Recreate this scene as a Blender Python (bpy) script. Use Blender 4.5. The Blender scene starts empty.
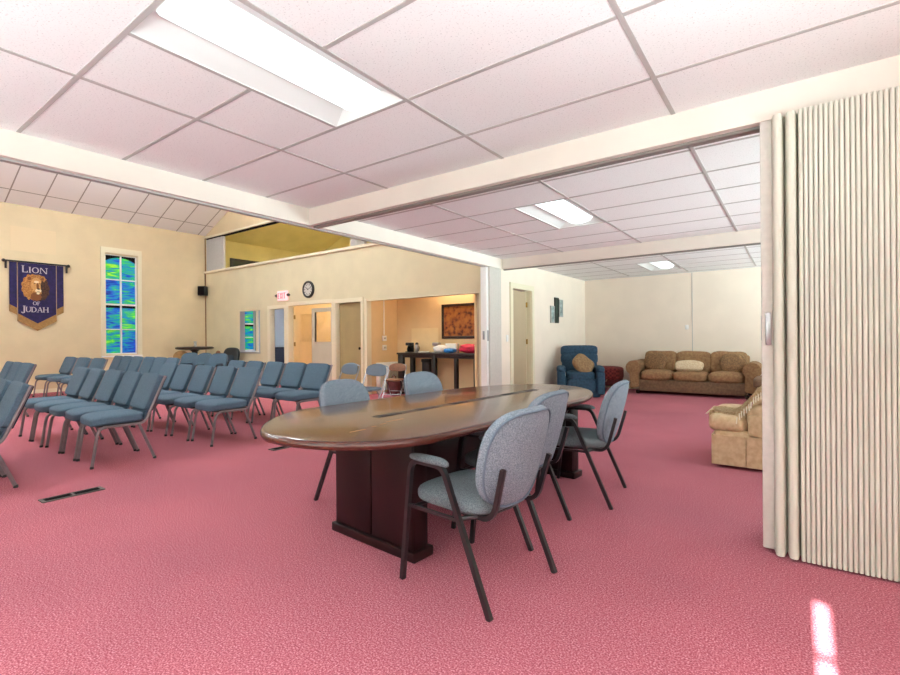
import bpy, bmesh, math, random
from mathutils import Vector, Matrix
random.seed(7)
PI = math.pi
scn = bpy.context.scene
COL = scn.collection
R = math.radians

# ------------------------------------------------------------------ materials
def lin(h):
    h = h.lstrip('#'); o = []
    for i in (0, 2, 4):
        v = int(h[i:i+2], 16) / 255
        o.append(v / 12.92 if v <= .04045 else ((v + .055) / 1.055) ** 2.4)
    return (*o, 1)
def mat(name, hexc, rough=.6, noise=0, scale=30, metal=0, bump=0, bscale=200, spec=.5, alt=None, detail=3, coat=0):
    m = bpy.data.materials.new(name); m.use_nodes = True
    nt = m.node_tree; b = nt.nodes['Principled BSDF']
    c = lin(hexc)
    b.inputs['Base Color'].default_value = c
    b.inputs['Roughness'].default_value = rough
    b.inputs['Metallic'].default_value = metal
    b.inputs['Specular IOR Level'].default_value = spec
    if coat: b.inputs['Coat Weight'].default_value = coat; b.inputs['Coat Roughness'].default_value = .08
    tc = nt.nodes.new('ShaderNodeTexCoord')
    if noise or alt:
        n = nt.nodes.new('ShaderNodeTexNoise'); n.inputs['Scale'].default_value = scale; n.inputs['Detail'].default_value = detail
        nt.links.new(tc.outputs['Object'], n.inputs['Vector'])
        r = nt.nodes.new('ShaderNodeValToRGB'); nt.links.new(n.outputs['Fac'], r.inputs['Fac'])
        if alt:
            a, z = c, lin(alt)
        else:
            a = tuple(max(0, v * (1 - noise)) for v in c[:3]) + (1,)
            z = tuple(min(1, v * (1 + noise)) for v in c[:3]) + (1,)
        r.color_ramp.elements[0].position = .36; r.color_ramp.elements[0].color = a
        r.color_ramp.elements[1].position = .64; r.color_ramp.elements[1].color = z
        nt.links.new(r.outputs['Color'], b.inputs['Base Color'])
    if bump:
        n2 = nt.nodes.new('ShaderNodeTexNoise'); n2.inputs['Scale'].default_value = bscale; n2.inputs['Detail'].default_value = 2
        nt.links.new(tc.outputs['Object'], n2.inputs['Vector'])
        bp = nt.nodes.new('ShaderNodeBump'); bp.inputs['Strength'].default_value = bump; bp.inputs['Distance'].default_value = .004
        nt.links.new(n2.outputs['Fac'], bp.inputs['Height']); nt.links.new(bp.outputs['Normal'], b.inputs['Normal'])
    return m
def emit(name, hexc, strength):
    m = bpy.data.materials.new(name); m.use_nodes = True; nt = m.node_tree
    b = nt.nodes['Principled BSDF']
    b.inputs['Base Color'].default_value = lin(hexc)
    b.inputs['Emission Color'].default_value = lin(hexc); b.inputs['Emission Strength'].default_value = strength
    return m

M = {}
M['wall_tan'] = mat('wall_tan', '#DCC7A2', .75, .03, 2.5, bump=.08, bscale=60)
M['wall_cream'] = mat('wall_cream', '#DCD0AF', .75, .03, 2.5, bump=.08, bscale=60)
M['wall_lounge'] = mat('wall_lounge', '#F3E4D3', .75, .02, 2.5, bump=.08, bscale=60)
M['wall_peach'] = mat('wall_peach', '#E4C698', .75, .03, 3)
M['wall_blue'] = mat('wall_blue', '#AEBBC9', .75, .03, 3)
M['wall_yellow'] = mat('wall_yellow', '#D6C684', .75, .05, 2)
M['patch'] = mat('patch', '#E2CAA4', .7)
M['beam'] = mat('beam', '#EFE4D8', .6, .02, 3)
M['trimw'] = mat('trimw', '#E9DEC2', .5)
M['white'] = mat('white', '#F2F0EC', .45)
M['gridbar'] = mat('gridbar', '#BAB6B3', .5)
M['track'] = mat('track', '#8E8A85', .4, metal=.4)
M['alu'] = mat('alu', '#B9B8B6', .35, metal=.6)
M['black'] = mat('black', '#141416', .45)
M['blackmetal'] = mat('blackmetal', '#1E1A1C', .35, spec=.6)
M['brownmetal'] = mat('brownmetal', '#81767A', .35, .06, 20, metal=.3)
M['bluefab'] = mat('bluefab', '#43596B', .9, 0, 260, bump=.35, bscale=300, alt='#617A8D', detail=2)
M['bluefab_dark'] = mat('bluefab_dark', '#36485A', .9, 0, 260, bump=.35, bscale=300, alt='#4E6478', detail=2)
M['greyfab'] = mat('greyfab', '#67737F', .9, 0, 210, bump=.4, bscale=260, alt='#9BA7B3', detail=2)
M['greypipe'] = mat('greypipe', '#6C7A8A', .9)
M['seatgrey'] = mat('seatgrey', '#515A60', .9, 0, 210, bump=.4, bscale=260, alt='#7B8388', detail=2)
M['gasket'] = mat('gasket', '#2A3440', .9)
M['mahog'] = mat('mahog', '#1E0809', .4, .35, 6, spec=.35)
M['recl'] = mat('recl', '#2A485F', .85, .2, 25, bump=.3, bscale=120)
M['sofa'] = mat('sofa', '#8E6A4A', .9, 0, 22, bump=.3, bscale=120, alt='#A8835C')
M['sofadark'] = mat('sofadark', '#745844', .9, 0, 22, bump=.3, bscale=120, alt='#886A50')
M['tansofa'] = mat('tansofa', '#D0AE88', .9, 0, 18, bump=.25, bscale=120, alt='#E2C6A0')
M['pillow'] = mat('pillow', '#D8BC94', .9, 0, 45, bump=.3, bscale=90, alt='#EBD9BB')
M['pillowbrown'] = mat('pillowbrown', '#8B6B4C', .9, 0, 25, bump=.3, bscale=90, alt='#A5845F')
M['pillowpat'] = mat('pillowpat', '#75563C', .9, 0, 40, bump=.3, bscale=90, alt='#9A7650')
M['throw'] = mat('throw', '#C9A577', .95, 0, 60, bump=.6, bscale=70, alt='#E6CDA4')
M['fringe'] = mat('fringe', '#F0E4CE', .95)
M['navy'] = mat('navy', '#141E33', .7, .1, 12)
M['oldwood'] = mat('oldwood', '#8A5A36', .5, .2, 14)
M['tanwood'] = mat('tanwood', '#B58B58', .5, .15, 14)
M['darkwood'] = mat('darkwood', '#2C1A14', .35, .3, 9)
M['blacktable'] = mat('blacktable', '#1F1715', .35, .2, 9)
M['doorwarm'] = mat('doorwarm', '#EBD3A2', .5, .03, 4)
M['doorgrey'] = mat('doorgrey', '#C2B8A2', .5, .03, 4)
M['doorolive'] = mat('doorolive', '#A18E62', .55, .06, 3)
M['doorpale'] = mat('doorpale', '#B9A587', .5, .03, 3)
M['brass'] = mat('brass', '#9C7A3E', .35, metal=.8)
M['purple'] = mat('purple', '#1F164A', .8, .25, 14)
M['gold'] = mat('gold', '#9C7440', .75, .12, 30)
M['goldline'] = mat('goldline', '#A98A6A', .7)
M['silverletter'] = mat('silverletter', '#BDB4BC', .6)
M['lionmane'] = mat('lionmane', '#8A5525', .8, 0, 38, alt='#C48A4A')
M['lionmane_dark'] = mat('lionmane_dark', '#2C1A14', .8, 0, 38, alt='#54341E')
M['lionface'] = mat('lionface', '#C99457', .8, .18, 40)
M['lionlight'] = mat('lionlight', '#E6CFA8', .8)
M['liondark'] = mat('liondark', '#2A1812', .8)
M['lionbrown'] = mat('lionbrown', '#7A4720', .8)
M['exitpink'] = emit('exitpink', '#F4C9CC', .55)
M['exitred'] = emit('exitred', '#E0707C', .5)
M['clockface'] = mat('clockface', '#CFCDC8', .5)
M['partition'] = mat('partition', '#DEDACB', .75)
M['partition_grey'] = mat('partition_grey', '#B9B4AE', .7, .04, 30)
M['partition_light'] = mat('partition_light', '#D8D2C9', .7, .03, 30)
M['ventgrey'] = mat('ventgrey', '#5C544F', .6, metal=.2)
M['ventdark'] = mat('ventdark', '#120E0F', .9, spec=.1)
M['red'] = mat('red', '#C41B44', .6, .2, 20)
M['bluebag'] = mat('bluebag', '#2C7FC9', .5, .15, 20)
M['darkred'] = mat('darkred', '#5A1E22', .7, .2, 20)
M['steel'] = mat('steel', '#A9A9AC', .3, metal=.8)
M['brownpad'] = mat('brownpad', '#8C6650', .8, .1, 30)
M['foldpad'] = mat('foldpad', '#707C8A', .85, .12, 120)
M['leather'] = mat('leather', '#1B1D20', .4, .2, 18)
M['lens'] = emit('lens', '#EBFDFF', 1.35)
M['lens_hall'] = emit('lens_hall', '#EEFCFF', 72.0)
M['lens_warm'] = emit('lens_warm', '#FFE9C6', 31.0)
M['lens_loft'] = emit('lens_loft', '#FFF4DC', 60.0)
M['lens_lamp'] = emit('lens_lamp', '#E0FCFF', 460.0)
M['lens_lamp_dim'] = emit('lens_lamp_dim', '#E0FCFF', 170.0)
M['lens_cool'] = emit('lens_cool', '#F3F6F2', 32.0)
M['reflector'] = mat('reflector', '#E4E3E0', .5)

def glass_mat():
    m = bpy.data.materials.new('clear_glass'); m.use_nodes = True; nt = m.node_tree
    nt.nodes.remove(nt.nodes['Principled BSDF'])
    o = nt.nodes['Material Output']; t = nt.nodes.new('ShaderNodeBsdfTransparent'); g = nt.nodes.new('ShaderNodeBsdfGlossy')
    g.inputs['Roughness'].default_value = .05
    mx = nt.nodes.new('ShaderNodeMixShader'); mx.inputs[0].default_value = .12
    nt.links.new(t.outputs[0], mx.inputs[1]); nt.links.new(g.outputs[0], mx.inputs[2]); nt.links.new(mx.outputs[0], o.inputs[0])
    return m
M['glass'] = glass_mat()

def carpet_mat():
    m = bpy.data.materials.new('carpet'); m.use_nodes = True; nt = m.node_tree; L = nt.links
    b = nt.nodes['Principled BSDF']; b.inputs['Roughness'].default_value = .95; b.inputs['Specular IOR Level'].default_value = .15
    tc = nt.nodes.new('ShaderNodeTexCoord')
    v = nt.nodes.new('ShaderNodeTexVoronoi'); v.inputs['Scale'].default_value = 170
    L.new(tc.outputs['Object'], v.inputs['Vector'])
    n = nt.nodes.new('ShaderNodeTexNoise'); n.inputs['Scale'].default_value = 140; n.inputs['Detail'].default_value = 2; n.inputs['Roughness'].default_value = .6
    L.new(tc.outputs['Object'], n.inputs['Vector'])
    r = nt.nodes.new('ShaderNodeValToRGB')
    e = r.color_ramp.elements
    e[0].position = .34; e[0].color = lin('#944C5A')
    e[1].position = .69; e[1].color = lin('#E2A5B0')
    k = e.new(.5); k.color = lin('#BB6473')
    L.new(n.outputs['Fac'], r.inputs['Fac'])
    n3 = nt.nodes.new('ShaderNodeTexNoise'); n3.inputs['Scale'].default_value = .9; n3.inputs['Detail'].default_value = 3
    L.new(tc.outputs['Object'], n3.inputs['Vector'])
    r3 = nt.nodes.new('ShaderNodeValToRGB'); r3.color_ramp.elements[0].position = .3; r3.color_ramp.elements[0].color = (.86, .86, .86, 1)
    r3.color_ramp.elements[1].position = .7; r3.color_ramp.elements[1].color = (1.06, 1.02, 1.0, 1)
    L.new(n3.outputs['Fac'], r3.inputs['Fac'])
    mx = nt.nodes.new('ShaderNodeMix'); mx.data_type = 'RGBA'; mx.blend_type = 'MULTIPLY'; mx.inputs[0].default_value = 1
    L.new(r.outputs['Color'], mx.inputs[6]); L.new(r3.outputs['Color'], mx.inputs[7]); L.new(mx.outputs[2], b.inputs['Base Color'])
    bp = nt.nodes.new('ShaderNodeBump'); bp.inputs['Strength'].default_value = .2; bp.inputs['Distance'].default_value = .005
    L.new(v.outputs['Distance'], bp.inputs['Height']); L.new(bp.outputs['Normal'], b.inputs['Normal'])
    return m
M['carpet'] = carpet_mat()

def tile_mat(name, hexc, speck=.06):
    m = bpy.data.materials.new(name); m.use_nodes = True; nt = m.node_tree; L = nt.links
    b = nt.nodes['Principled BSDF']; b.inputs['Roughness'].default_value = .85; b.inputs['Specular IOR Level'].default_value = .2
    tc = nt.nodes.new('ShaderNodeTexCoord')
    v = nt.nodes.new('ShaderNodeTexNoise'); v.inputs['Scale'].default_value = 110; v.inputs['Detail'].default_value = 2
    L.new(tc.outputs['Object'], v.inputs['Vector'])
    r = nt.nodes.new('ShaderNodeValToRGB'); e = r.color_ramp.elements
    c = lin(hexc)
    e[0].position = .28; e[0].color = tuple(x * (1 - speck * 5) for x in c[:3]) + (1,)
    e[1].position = .40; e[1].color = c
    L.new(v.outputs['Fac'], r.inputs['Fac']); L.new(r.outputs['Color'], b.inputs['Base Color'])
    return m
M['tile'] = tile_mat('ceiling_tile', '#F5F5F4')
M['tile_hall'] = tile_mat('ceiling_tile_hall', '#DAD6D4', .03)

def vault_mat():
    # 2 ft by 4 ft lay-in tiles on the slope: dark joints in object space (u along the slope stored in the UV map)
    m = bpy.data.materials.new('vault_tile'); m.use_nodes = True; nt = m.node_tree; L = nt.links
    b = nt.nodes['Principled BSDF']; b.inputs['Roughness'].default_value = .85
    uv = nt.nodes.new('ShaderNodeUVMap'); sp = nt.nodes.new('ShaderNodeSeparateXYZ'); L.new(uv.outputs[0], sp.inputs[0])
    def joint(sock, period, off, w):
        a = nt.nodes.new('ShaderNodeMath'); a.operation = 'SUBTRACT'; a.inputs[1].default_value = off; L.new(sock, a.inputs[0])
        f = nt.nodes.new('ShaderNodeMath'); f.operation = 'FLOORED_MODULO'; f.inputs[1].default_value = period; L.new(a.outputs[0], f.inputs[0])
        l = nt.nodes.new('ShaderNodeMath'); l.operation = 'LESS_THAN'; l.inputs[1].default_value = w; L.new(f.outputs[0], l.inputs[0])
        return l.outputs[0]
    j1 = joint(sp.outputs[0], 1.22, .51, .024); j2 = joint(sp.outputs[1], .61, 2.80, .024)
    mx = nt.nodes.new('ShaderNodeMath'); mx.operation = 'MAXIMUM'; L.new(j1, mx.inputs[0]); L.new(j2, mx.inputs[1])
    c = nt.nodes.new('ShaderNodeMix'); c.data_type = 'RGBA'; c.inputs[6].default_value = lin('#F4F1F1'); c.inputs[7].default_value = lin('#A39C98')
    L.new(mx.outputs[0], c.inputs[0]); L.new(c.outputs[2], b.inputs['Base Color'])
    return m
M['vault'] = vault_mat()

def stained_mat(name, seed, bias):
    m = bpy.data.materials.new(name); m.use_nodes = True; nt = m.node_tree; L = nt.links
    b = nt.nodes['Principled BSDF']; b.inputs['Roughness'].default_value = .25
    tc = nt.nodes.new('ShaderNodeTexCoord'); mp = nt.nodes.new('ShaderNodeMapping')
    mp.inputs['Scale'].default_value = (1, 1.6, 7.5); mp.inputs['Location'].default_value = (seed * 3.1, seed * 1.7, seed * 2.3)
    L.new(tc.outputs['Object'], mp.inputs['Vector'])
    n = nt.nodes.new('ShaderNodeTexNoise'); n.inputs['Scale'].default_value = 1.9; n.inputs['Detail'].default_value = 5; n.inputs['Distortion'].default_value = .8
    L.new(mp.outputs[0], n.inputs['Vector'])
    r = nt.nodes.new('ShaderNodeValToRGB'); e = r.color_ramp.elements
    e[0].position = .25 + bias; e[0].color = lin('#04205F')
    e[1].position = .86 + bias; e[1].color = lin('#C9D81E')
    for p, h in ((.38, '#0C3FA8'), (.47, '#0F6FA8'), (.53, '#128A86'), (.60, '#1E9A5E'), (.68, '#4CB83A')):
        k = e.new(p + bias); k.color = lin(h)
    L.new(n.outputs['Fac'], r.inputs['Fac']); L.new(r.outputs['Color'], b.inputs['Base Color'])
    L.new(r.outputs['Color'], b.inputs['Emission Color']); b.inputs['Emission Strength'].default_value = .62
    return m
for i in range(8): M['stained%d' % i] = stained_mat('stained_glass_%d' % i, i, (.06, .02, -.08, .04, -.035, .07, .02, -.05)[i])

def wood_top_mat():
    m = bpy.data.materials.new('mahogany_top'); m.use_nodes = True; nt = m.node_tree; L = nt.links
    b = nt.nodes['Principled BSDF']; b.inputs['Roughness'].default_value = .2; b.inputs['Specular IOR Level'].default_value = .5
    b.inputs['Coat Weight'].default_value = .25; b.inputs['Coat Roughness'].default_value = .08
    tc = nt.nodes.new('ShaderNodeTexCoord'); mp = nt.nodes.new('ShaderNodeMapping'); mp.inputs['Scale'].default_value = (14, 1.2, 1)
    L.new(tc.outputs['Object'], mp.inputs['Vector'])
    n = nt.nodes.new('ShaderNodeTexNoise'); n.inputs['Scale'].default_value = 3; n.inputs['Detail'].default_value = 5
    L.new(mp.outputs[0], n.inputs['Vector'])
    r = nt.nodes.new('ShaderNodeValToRGB'); r.color_ramp.elements[0].color = lin('#3A1813'); r.color_ramp.elements[1].color = lin('#5E2C1E')
    L.new(n.outputs['Fac'], r.inputs['Fac']); L.new(r.outputs['Color'], b.inputs['Base Color'])
    return m
M['tabletop'] = wood_top_mat()

def plaid_mat():
    m = bpy.data.materials.new('red_plaid'); m.use_nodes = True; nt = m.node_tree; L = nt.links
    b = nt.nodes['Principled BSDF']; b.inputs['Roughness'].default_value = .9
    tc = nt.nodes.new('ShaderNodeTexCoord'); c = nt.nodes.new('ShaderNodeTexChecker'); c.inputs['Scale'].default_value = 22
    c.inputs['Color1'].default_value = lin('#5E1B1E'); c.inputs['Color2'].default_value = lin('#8A3430')
    L.new(tc.outputs['Object'], c.inputs['Vector']); L.new(c.outputs['Color'], b.inputs['Base Color'])
    return m
M['plaid'] = plaid_mat()
def picture_mat():
    m = bpy.data.materials.new('tapestry_print'); m.use_nodes = True; nt = m.node_tree; L = nt.links
    b = nt.nodes['Principled BSDF']; b.inputs['Roughness'].default_value = .6
    tc = nt.nodes.new('ShaderNodeTexCoord'); n = nt.nodes.new('ShaderNodeTexNoise'); n.inputs['Scale'].default_value = 9; n.inputs['Detail'].default_value = 5
    L.new(tc.outputs['Object'], n.inputs['Vector'])
    r = nt.nodes.new('ShaderNodeValToRGB'); e = r.color_ramp.elements
    e[0].position = .36; e[0].color = lin('#4E2110'); e[1].position = .62; e[1].color = lin('#A56A2C')
    k = e.new(.45); k.color = lin('#8A4E22')
    L.new(n.outputs['Fac'], r.inputs['Fac']); L.new(r.outputs['Color'], b.inputs['Base Color'])
    return m
M['tapestry'] = picture_mat()

# ------------------------------------------------------------------ mesh helpers
def new(): return bmesh.new()
def obj(name, bm, m, parent=None, smooth=35):
    bmesh.ops.recalc_face_normals(bm, faces=bm.faces[:])
    me = bpy.data.meshes.new(name); bm.to_mesh(me); bm.free()
    me.materials.append(M[m] if isinstance(m, str) else m)
    if smooth:
        me.polygons.foreach_set('use_smooth', [True] * len(me.polygons))
        me.set_sharp_from_angle(angle=R(smooth))
    o = bpy.data.objects.new(name, me); COL.objects.link(o)
    if parent: o.parent = parent
    return o
def thing(name, label, cat, loc=(0, 0, 0), rz=0, group=None):
    o = bpy.data.objects.new(name, None); COL.objects.link(o)
    o.empty_display_size = .1; o.location = loc; o.rotation_euler = (0, 0, rz)
    return tag(o, label, cat, group)
def tag(o, label, cat, group=None):
    o['label'] = label; o['category'] = cat
    if group: o['group'] = group
    return o
def struct(o, label=None):
    o['kind'] = 'structure'
    if label: o['label'] = label
    return o
def dup(root, loc, rz, label, group=None):
    r = root.copy(); COL.objects.link(r); r.location = loc; r.rotation_euler = (0, 0, rz); r['label'] = label
    if group: r['group'] = group
    for ch in list(root.children):
        c = ch.copy(); COL.objects.link(c); c.parent = r
        for g in list(ch.children):
            d = g.copy(); COL.objects.link(d); d.parent = c
    return r
def bx(bm, x0, x1, y0, y1, z0, z1, mtx=None):
    vs = [bm.verts.new((x, y, z)) for x in (x0, x1) for y in (y0, y1) for z in (z0, z1)]
    if mtx: 
        for v in vs: v.co = mtx @ v.co
    for f in ((0, 1, 3, 2), (4, 6, 7, 5), (0, 4, 5, 1), (2, 3, 7, 6), (0, 2, 6, 4), (1, 5, 7, 3)):
        bm.faces.new([vs[i] for i in f])
    return vs
def rbox(bm, x0, x1, y0, y1, z0, z1, r=.01, seg=2, mtx=None):
    t = bmesh.new(); bx(t, x0, x1, y0, y1, z0, z1)
    bmesh.ops.bevel(t, geom=t.edges[:], offset=r, segments=seg, profile=.5, affect='EDGES')
    merge(bm, t, mtx)
def merge(bm, t, mtx=None):
    if mtx: bmesh.ops.transform(t, matrix=mtx, verts=t.verts[:])
    me = bpy.data.meshes.new('tmp'); t.to_mesh(me); t.free(); bm.from_mesh(me); bpy.data.meshes.remove(me)
def tube(bm, pts, r=.011, seg=8, square=False, cap=True):
    pts = [Vector(p) for p in pts]; n = len(pts); rings = []
    if square: seg = 4
    up = Vector((0, 0, 1)); prev = None
    for i, p in enumerate(pts):
        d = (pts[min(i + 1, n - 1)] - pts[max(i - 1, 0)]).normalized()
        if prev is None:
            a = d.cross(up)
            if a.length < .2: a = d.cross(Vector((1, 0, 0)))
        else: a = prev - d * prev.dot(d)
        a.normalize(); prev = a; b = d.cross(a)
        k = 1.0
        if 0 < i < n - 1:
            ang = (pts[i] - pts[i-1]).angle(pts[i+1] - pts[i], 0); k = 1 / max(.6, math.cos(ang / 2))
        rings.append([bm.verts.new(p + (a * math.cos(t) + b * math.sin(t)) * r * (k if square else 1))
                      for t in [2 * PI * (j + (.5 if square else 0)) / seg for j in range(seg)]])
    for i in range(n - 1):
        for j in range(seg):
            bm.faces.new((rings[i][j], rings[i][(j+1) % seg], rings[i+1][(j+1) % seg], rings[i+1][j]))
    if cap: bm.faces.new(rings[0][::-1]); bm.faces.new(rings[-1])
def arc(p0, c, p1, n=5):
    p0, c, p1 = Vector(p0), Vector(c), Vector(p1)
    return [((1-t)**2) * p0 + 2 * t * (1-t) * c + t * t * p1 for t in [i / n for i in range(n + 1)]]
def prism(bm, poly, axis, a0, a1, mtx=None):
    # poly of 2d points in the plane normal to axis, extruded from a0 to a1
    def P(u, v, a): return {'x': (a, u, v), 'y': (u, a, v), 'z': (u, v, a)}[axis]
    A = [bm.verts.new(P(u, v, a0)) for u, v in poly]; B = [bm.verts.new(P(u, v, a1)) for u, v in poly]
    if mtx:
        for v in A + B: v.co = mtx @ v.co
    n = len(poly)
    bm.faces.new(A); bm.faces.new(B[::-1])
    for i in range(n): bm.faces.new((A[i], B[i], B[(i+1) % n], A[(i+1) % n]))
def lathe(bm, prof, seg=20, c=(0, 0, 0)):
    rings = [[bm.verts.new((c[0] + r * math.cos(2*PI*j/seg), c[1] + r * math.sin(2*PI*j/seg), c[2] + z)) for j in range(seg)] for r, z in prof]
    for i in range(len(prof) - 1):
        for j in range(seg): bm.faces.new((rings[i][j], rings[i][(j+1) % seg], rings[i+1][(j+1) % seg], rings[i+1][j]))
    bm.faces.new(rings[0][::-1]); bm.faces.new(rings[-1])
def cushion(bm, w, d, h, p=5.0, bulge=.0, n=10, mtx=None, wav=0, seed=0):
    # soft block centred on the origin: rounded by a superellipse, faces swelling by bulge
    t = bmesh.new(); bmesh.ops.create_cube(t, size=2)
    bmesh.ops.subdivide_edges(t, edges=t.edges[:], cuts=n, use_grid_fill=True)
    rnd = random.Random(seed); ph = [rnd.uniform(0, 6) for _ in range(4)]
    for v in t.verts:
        q = v.co.copy(); s = (abs(q.x)**p + abs(q.y)**p + abs(q.z)**p) ** (1 / p)
        q = q / s
        bz = 1 + bulge * (1 - q.x**2) * (1 - q.y**2)
        wv = wav * (math.sin(4*q.x + ph[0]) * math.sin(5*q.z + ph[1]) + .6 * math.sin(7*q.y + ph[2]) * math.sin(6*q.x + ph[3]))
        v.co = Vector((q.x * w/2 * (1 + wv), q.y * d/2 * (1 + wv), q.z * h/2 * bz * (1 + wv)))
    merge(bm, t, mtx)
def T(x, y, z, rx=0, ry=0, rz=0):
    return Matrix.Translation((x, y, z)) @ Matrix.Rotation(rz, 4, 'Z') @ Matrix.Rotation(ry, 4, 'Y') @ Matrix.Rotation(rx, 4, 'X')
def cells(a0, a1, b0, b1, holes):
    A = sorted({a0, a1, *[h[0] for h in holes], *[h[1] for h in holes]}); B = sorted({b0, b1, *[h[2] for h in holes], *[h[3] for h in holes]})
    A = [a for a in A if a0 <= a <= a1]; B = [b for b in B if b0 <= b <= b1]
    for i in range(len(A) - 1):
        for j in range(len(B) - 1):
            ca, cb = (A[i] + A[i+1]) / 2, (B[j] + B[j+1]) / 2
            if not any(h[0] < ca < h[1] and h[2] < cb < h[3] for h in holes): yield A[i], A[i+1], B[j], B[j+1]

# ------------------------------------------------------------------ camera
F, YAW, ROLL, H = 475.5, R(35.85), R(-.46), 1.21
cam = bpy.data.objects.new('camera', bpy.data.cameras.new('camera')); COL.objects.link(cam)
c, s = math.cos(YAW), math.sin(YAW)
rt, up, fw = Vector((c, s, 0)), Vector((0, 0, 1)), Vector((-s, c, 0))
r2 = rt * math.cos(ROLL) + up * math.sin(ROLL); u2 = up * math.cos(ROLL) - rt * math.sin(ROLL)
mw = Matrix((r2, u2, -fw)).transposed().to_4x4(); mw.translation = (0, 0, H)
cam.matrix_world = mw
cam.data.sensor_width = 36; cam.data.lens = F / 900 * 36; cam.data.shift_y = .7 / 900
cam.data.clip_start = .05
scn.camera = cam

# ------------------------------------------------------------------ the setting
CZ, BZ = 2.60, 2.425            # flat ceiling, underside of the beams
HX, HY = -14.33, 7.30           # hall: banner wall, wall of doors
LY = 11.50                      # far wall of the lounge
BY0 = -1.6                      # wall behind the camera
b = new(); bx(b, HX - .2, 3.4, -5.2, LY + .1, -.12, 0); struct(obj('floor', b, 'carpet', smooth=0), 'rose red loop pile carpet')

def wall(name, m, plane, at, th, a0, a1, z0, z1, holes=()):
    b = new()
    for p, q, r, t in cells(a0, a1, z0, z1, list(holes)):
        if plane == 'x': bx(b, at, at + th, p, q, r, t)
        else: bx(b, p, q, at, at + th, r, t)
    return struct(obj(name, b, m, smooth=0))
roofz = lambda x: 4.34 + .42 * (min(x, -9.3) + 14.33) - (.42 * (x + 9.3) if x > -9.3 else 0)
# hall
WIN1 = (4.72, 5.46, .86, 3.46)          # stained window, hall
WIN2 = (8.10, 8.92, .86, 3.40)          # stained window, side room
wall('wall_west', 'wall_tan', 'x', HX - .16, .16, -5.2, HY, 0, 4.40, [WIN1])
wall('wall_west_side_room', 'wall_blue', 'x', HX - .16, .16, HY, LY, 0, 2.75, [(WIN2[0], WIN2[1], WIN2[2], 2.6)])
wall('wall_west_loft', 'wall_yellow', 'x', HX - .16, .16, HY, LY, 2.75, 4.40)
D1, D2, D3, REC = (-11.05, -10.42, -.1, 2.0), (-10.25, -8.62, -.1, 2.05), (-8.48, -7.66, -.1, 2.03), (-7.50, -4.62, -.1, 2.03)
IW = (-12.47, -11.5, .87, 2.0)
wall('wall_north_hall', 'wall_cream', 'y', HY, .12, HX, -4.32, 0, 3.23, [D1, D2, D3, REC, IW])
b = new(); poly = [(HX, 4.31)] + [(-4.3, 4.31), (-4.3, roofz(-4.3) + .02), (-9.3, roofz(-9.3) + .02), (HX, 4.36)]
prism(b, poly, 'y', HY, HY + .12); struct(obj('wall_north_gable', b, 'wall_tan', smooth=0))
wall('wall_north_gable_side', 'wall_cream', 'y', HY, .12, -6.9, -4.32, 3.23, 4.31)
wall('wall_south_hall', 'wall_tan', 'y', -5.2, .15, HX, -4.2, 0, 6.5)
# hall roof
b = new(); uvl = b.loops.layers.uv.new('UVMap')
for x0, x1 in ((HX - .16, -9.3), (-9.3, -4.15)):
    L_ = lambda x: math.hypot(x - HX, .42 * (x - HX)) * (1 if x >= HX else -1)
    co = [(x0, -5.2), (x1, -5.2), (x1, LY + .1), (x0, LY + .1)]
    zf = lambda x: 4.34 + .42 * (x + 14.33) if x0 < -10 else roofz(x)
    f = b.faces.new([b.verts.new((x, y, zf(x))) for x, y in co])
    for lp, (x, y) in zip(f.loops, co): lp[uvl].uv = (L_(x), y)
o = obj('ceiling_hall', b, 'vault', smooth=0); struct(o, 'sloping hall ceiling of white lay-in tiles')
b = new()
for x0, x1 in ((HX - .2, -9.3), (-9.3, -4.1)):
    zf = lambda x: (4.34 + .42 * (x + 14.33) if x0 < -10 else roofz(x)) + .12
    vs = [b.verts.new((x, y, zf(x) + dz)) for dz in (0, .1) for x, y in ((x0, -5.3), (x1, -5.3), (x1, LY + .2), (x0, LY + .2))]
    for fc in ((0, 1, 2, 3), (7, 6, 5, 4), (0, 4, 5, 1), (1, 5, 6, 2), (2, 6, 7, 3), (3, 7, 4, 0)): b.faces.new([vs[i] for i in fc])
struct(obj('ceiling_roof_hall', b, 'wall_yellow', smooth=0))
wall('wall_east_hall_upper', 'wall_tan', 'x', -4.32, .14, -5.2, LY, CZ + .1, 4.5)
wall('wall_east_hall', 'wall_tan', 'x', -4.32, .14, -5.2, BY0, 0, CZ + .1)
# front room and lounge shell
SW = (-3.8, -.5, .8, 2.3)
wall('wall_south', 'wall_lounge', 'y', BY0 - .12, .12, -4.2, 1.45, 0, CZ, [(.045, .094, .4, 2.052), SW])
RW1 = (-1.1, 1.9, .9, 2.2)
wall('wall_east', 'wall_lounge', 'x', 1.3, .14, BY0, 3.3, 0, CZ, [RW1])
wall('wall_lounge_south', 'wall_lounge', 'y', 3.24, .12, 1.3, 3.2, 0, CZ)
RW2, RW3 = (4.3, 6.5, .7, 2.2), (8.2, 10.4, .7, 2.2)
wall('wall_lounge_east', 'wall_lounge', 'x', 3.1, .14, 3.3, LY, 0, CZ, [RW2, RW3])
wall('wall_lounge_north', 'wall_lounge', 'y', LY, .14, -4.3, 3.2, 0, CZ)
LD = (7.74, 8.52, -.1, 2.12)
wall('wall_lounge_west', 'wall_lounge', 'x', -4.32, .14, 7.29, LY, 0, CZ + .05, [LD])
b = new(); bx(b, -1.795, -1.782, LY - .006, LY, .1, CZ); struct(obj('trim_seam', b, 'gridbar', smooth=0))
b = new(); bx(b, -4.3, 3.1, LY - .015, LY, 0, .09); struct(obj('baseboard_lounge_north', b, 'trimw', smooth=0))
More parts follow.
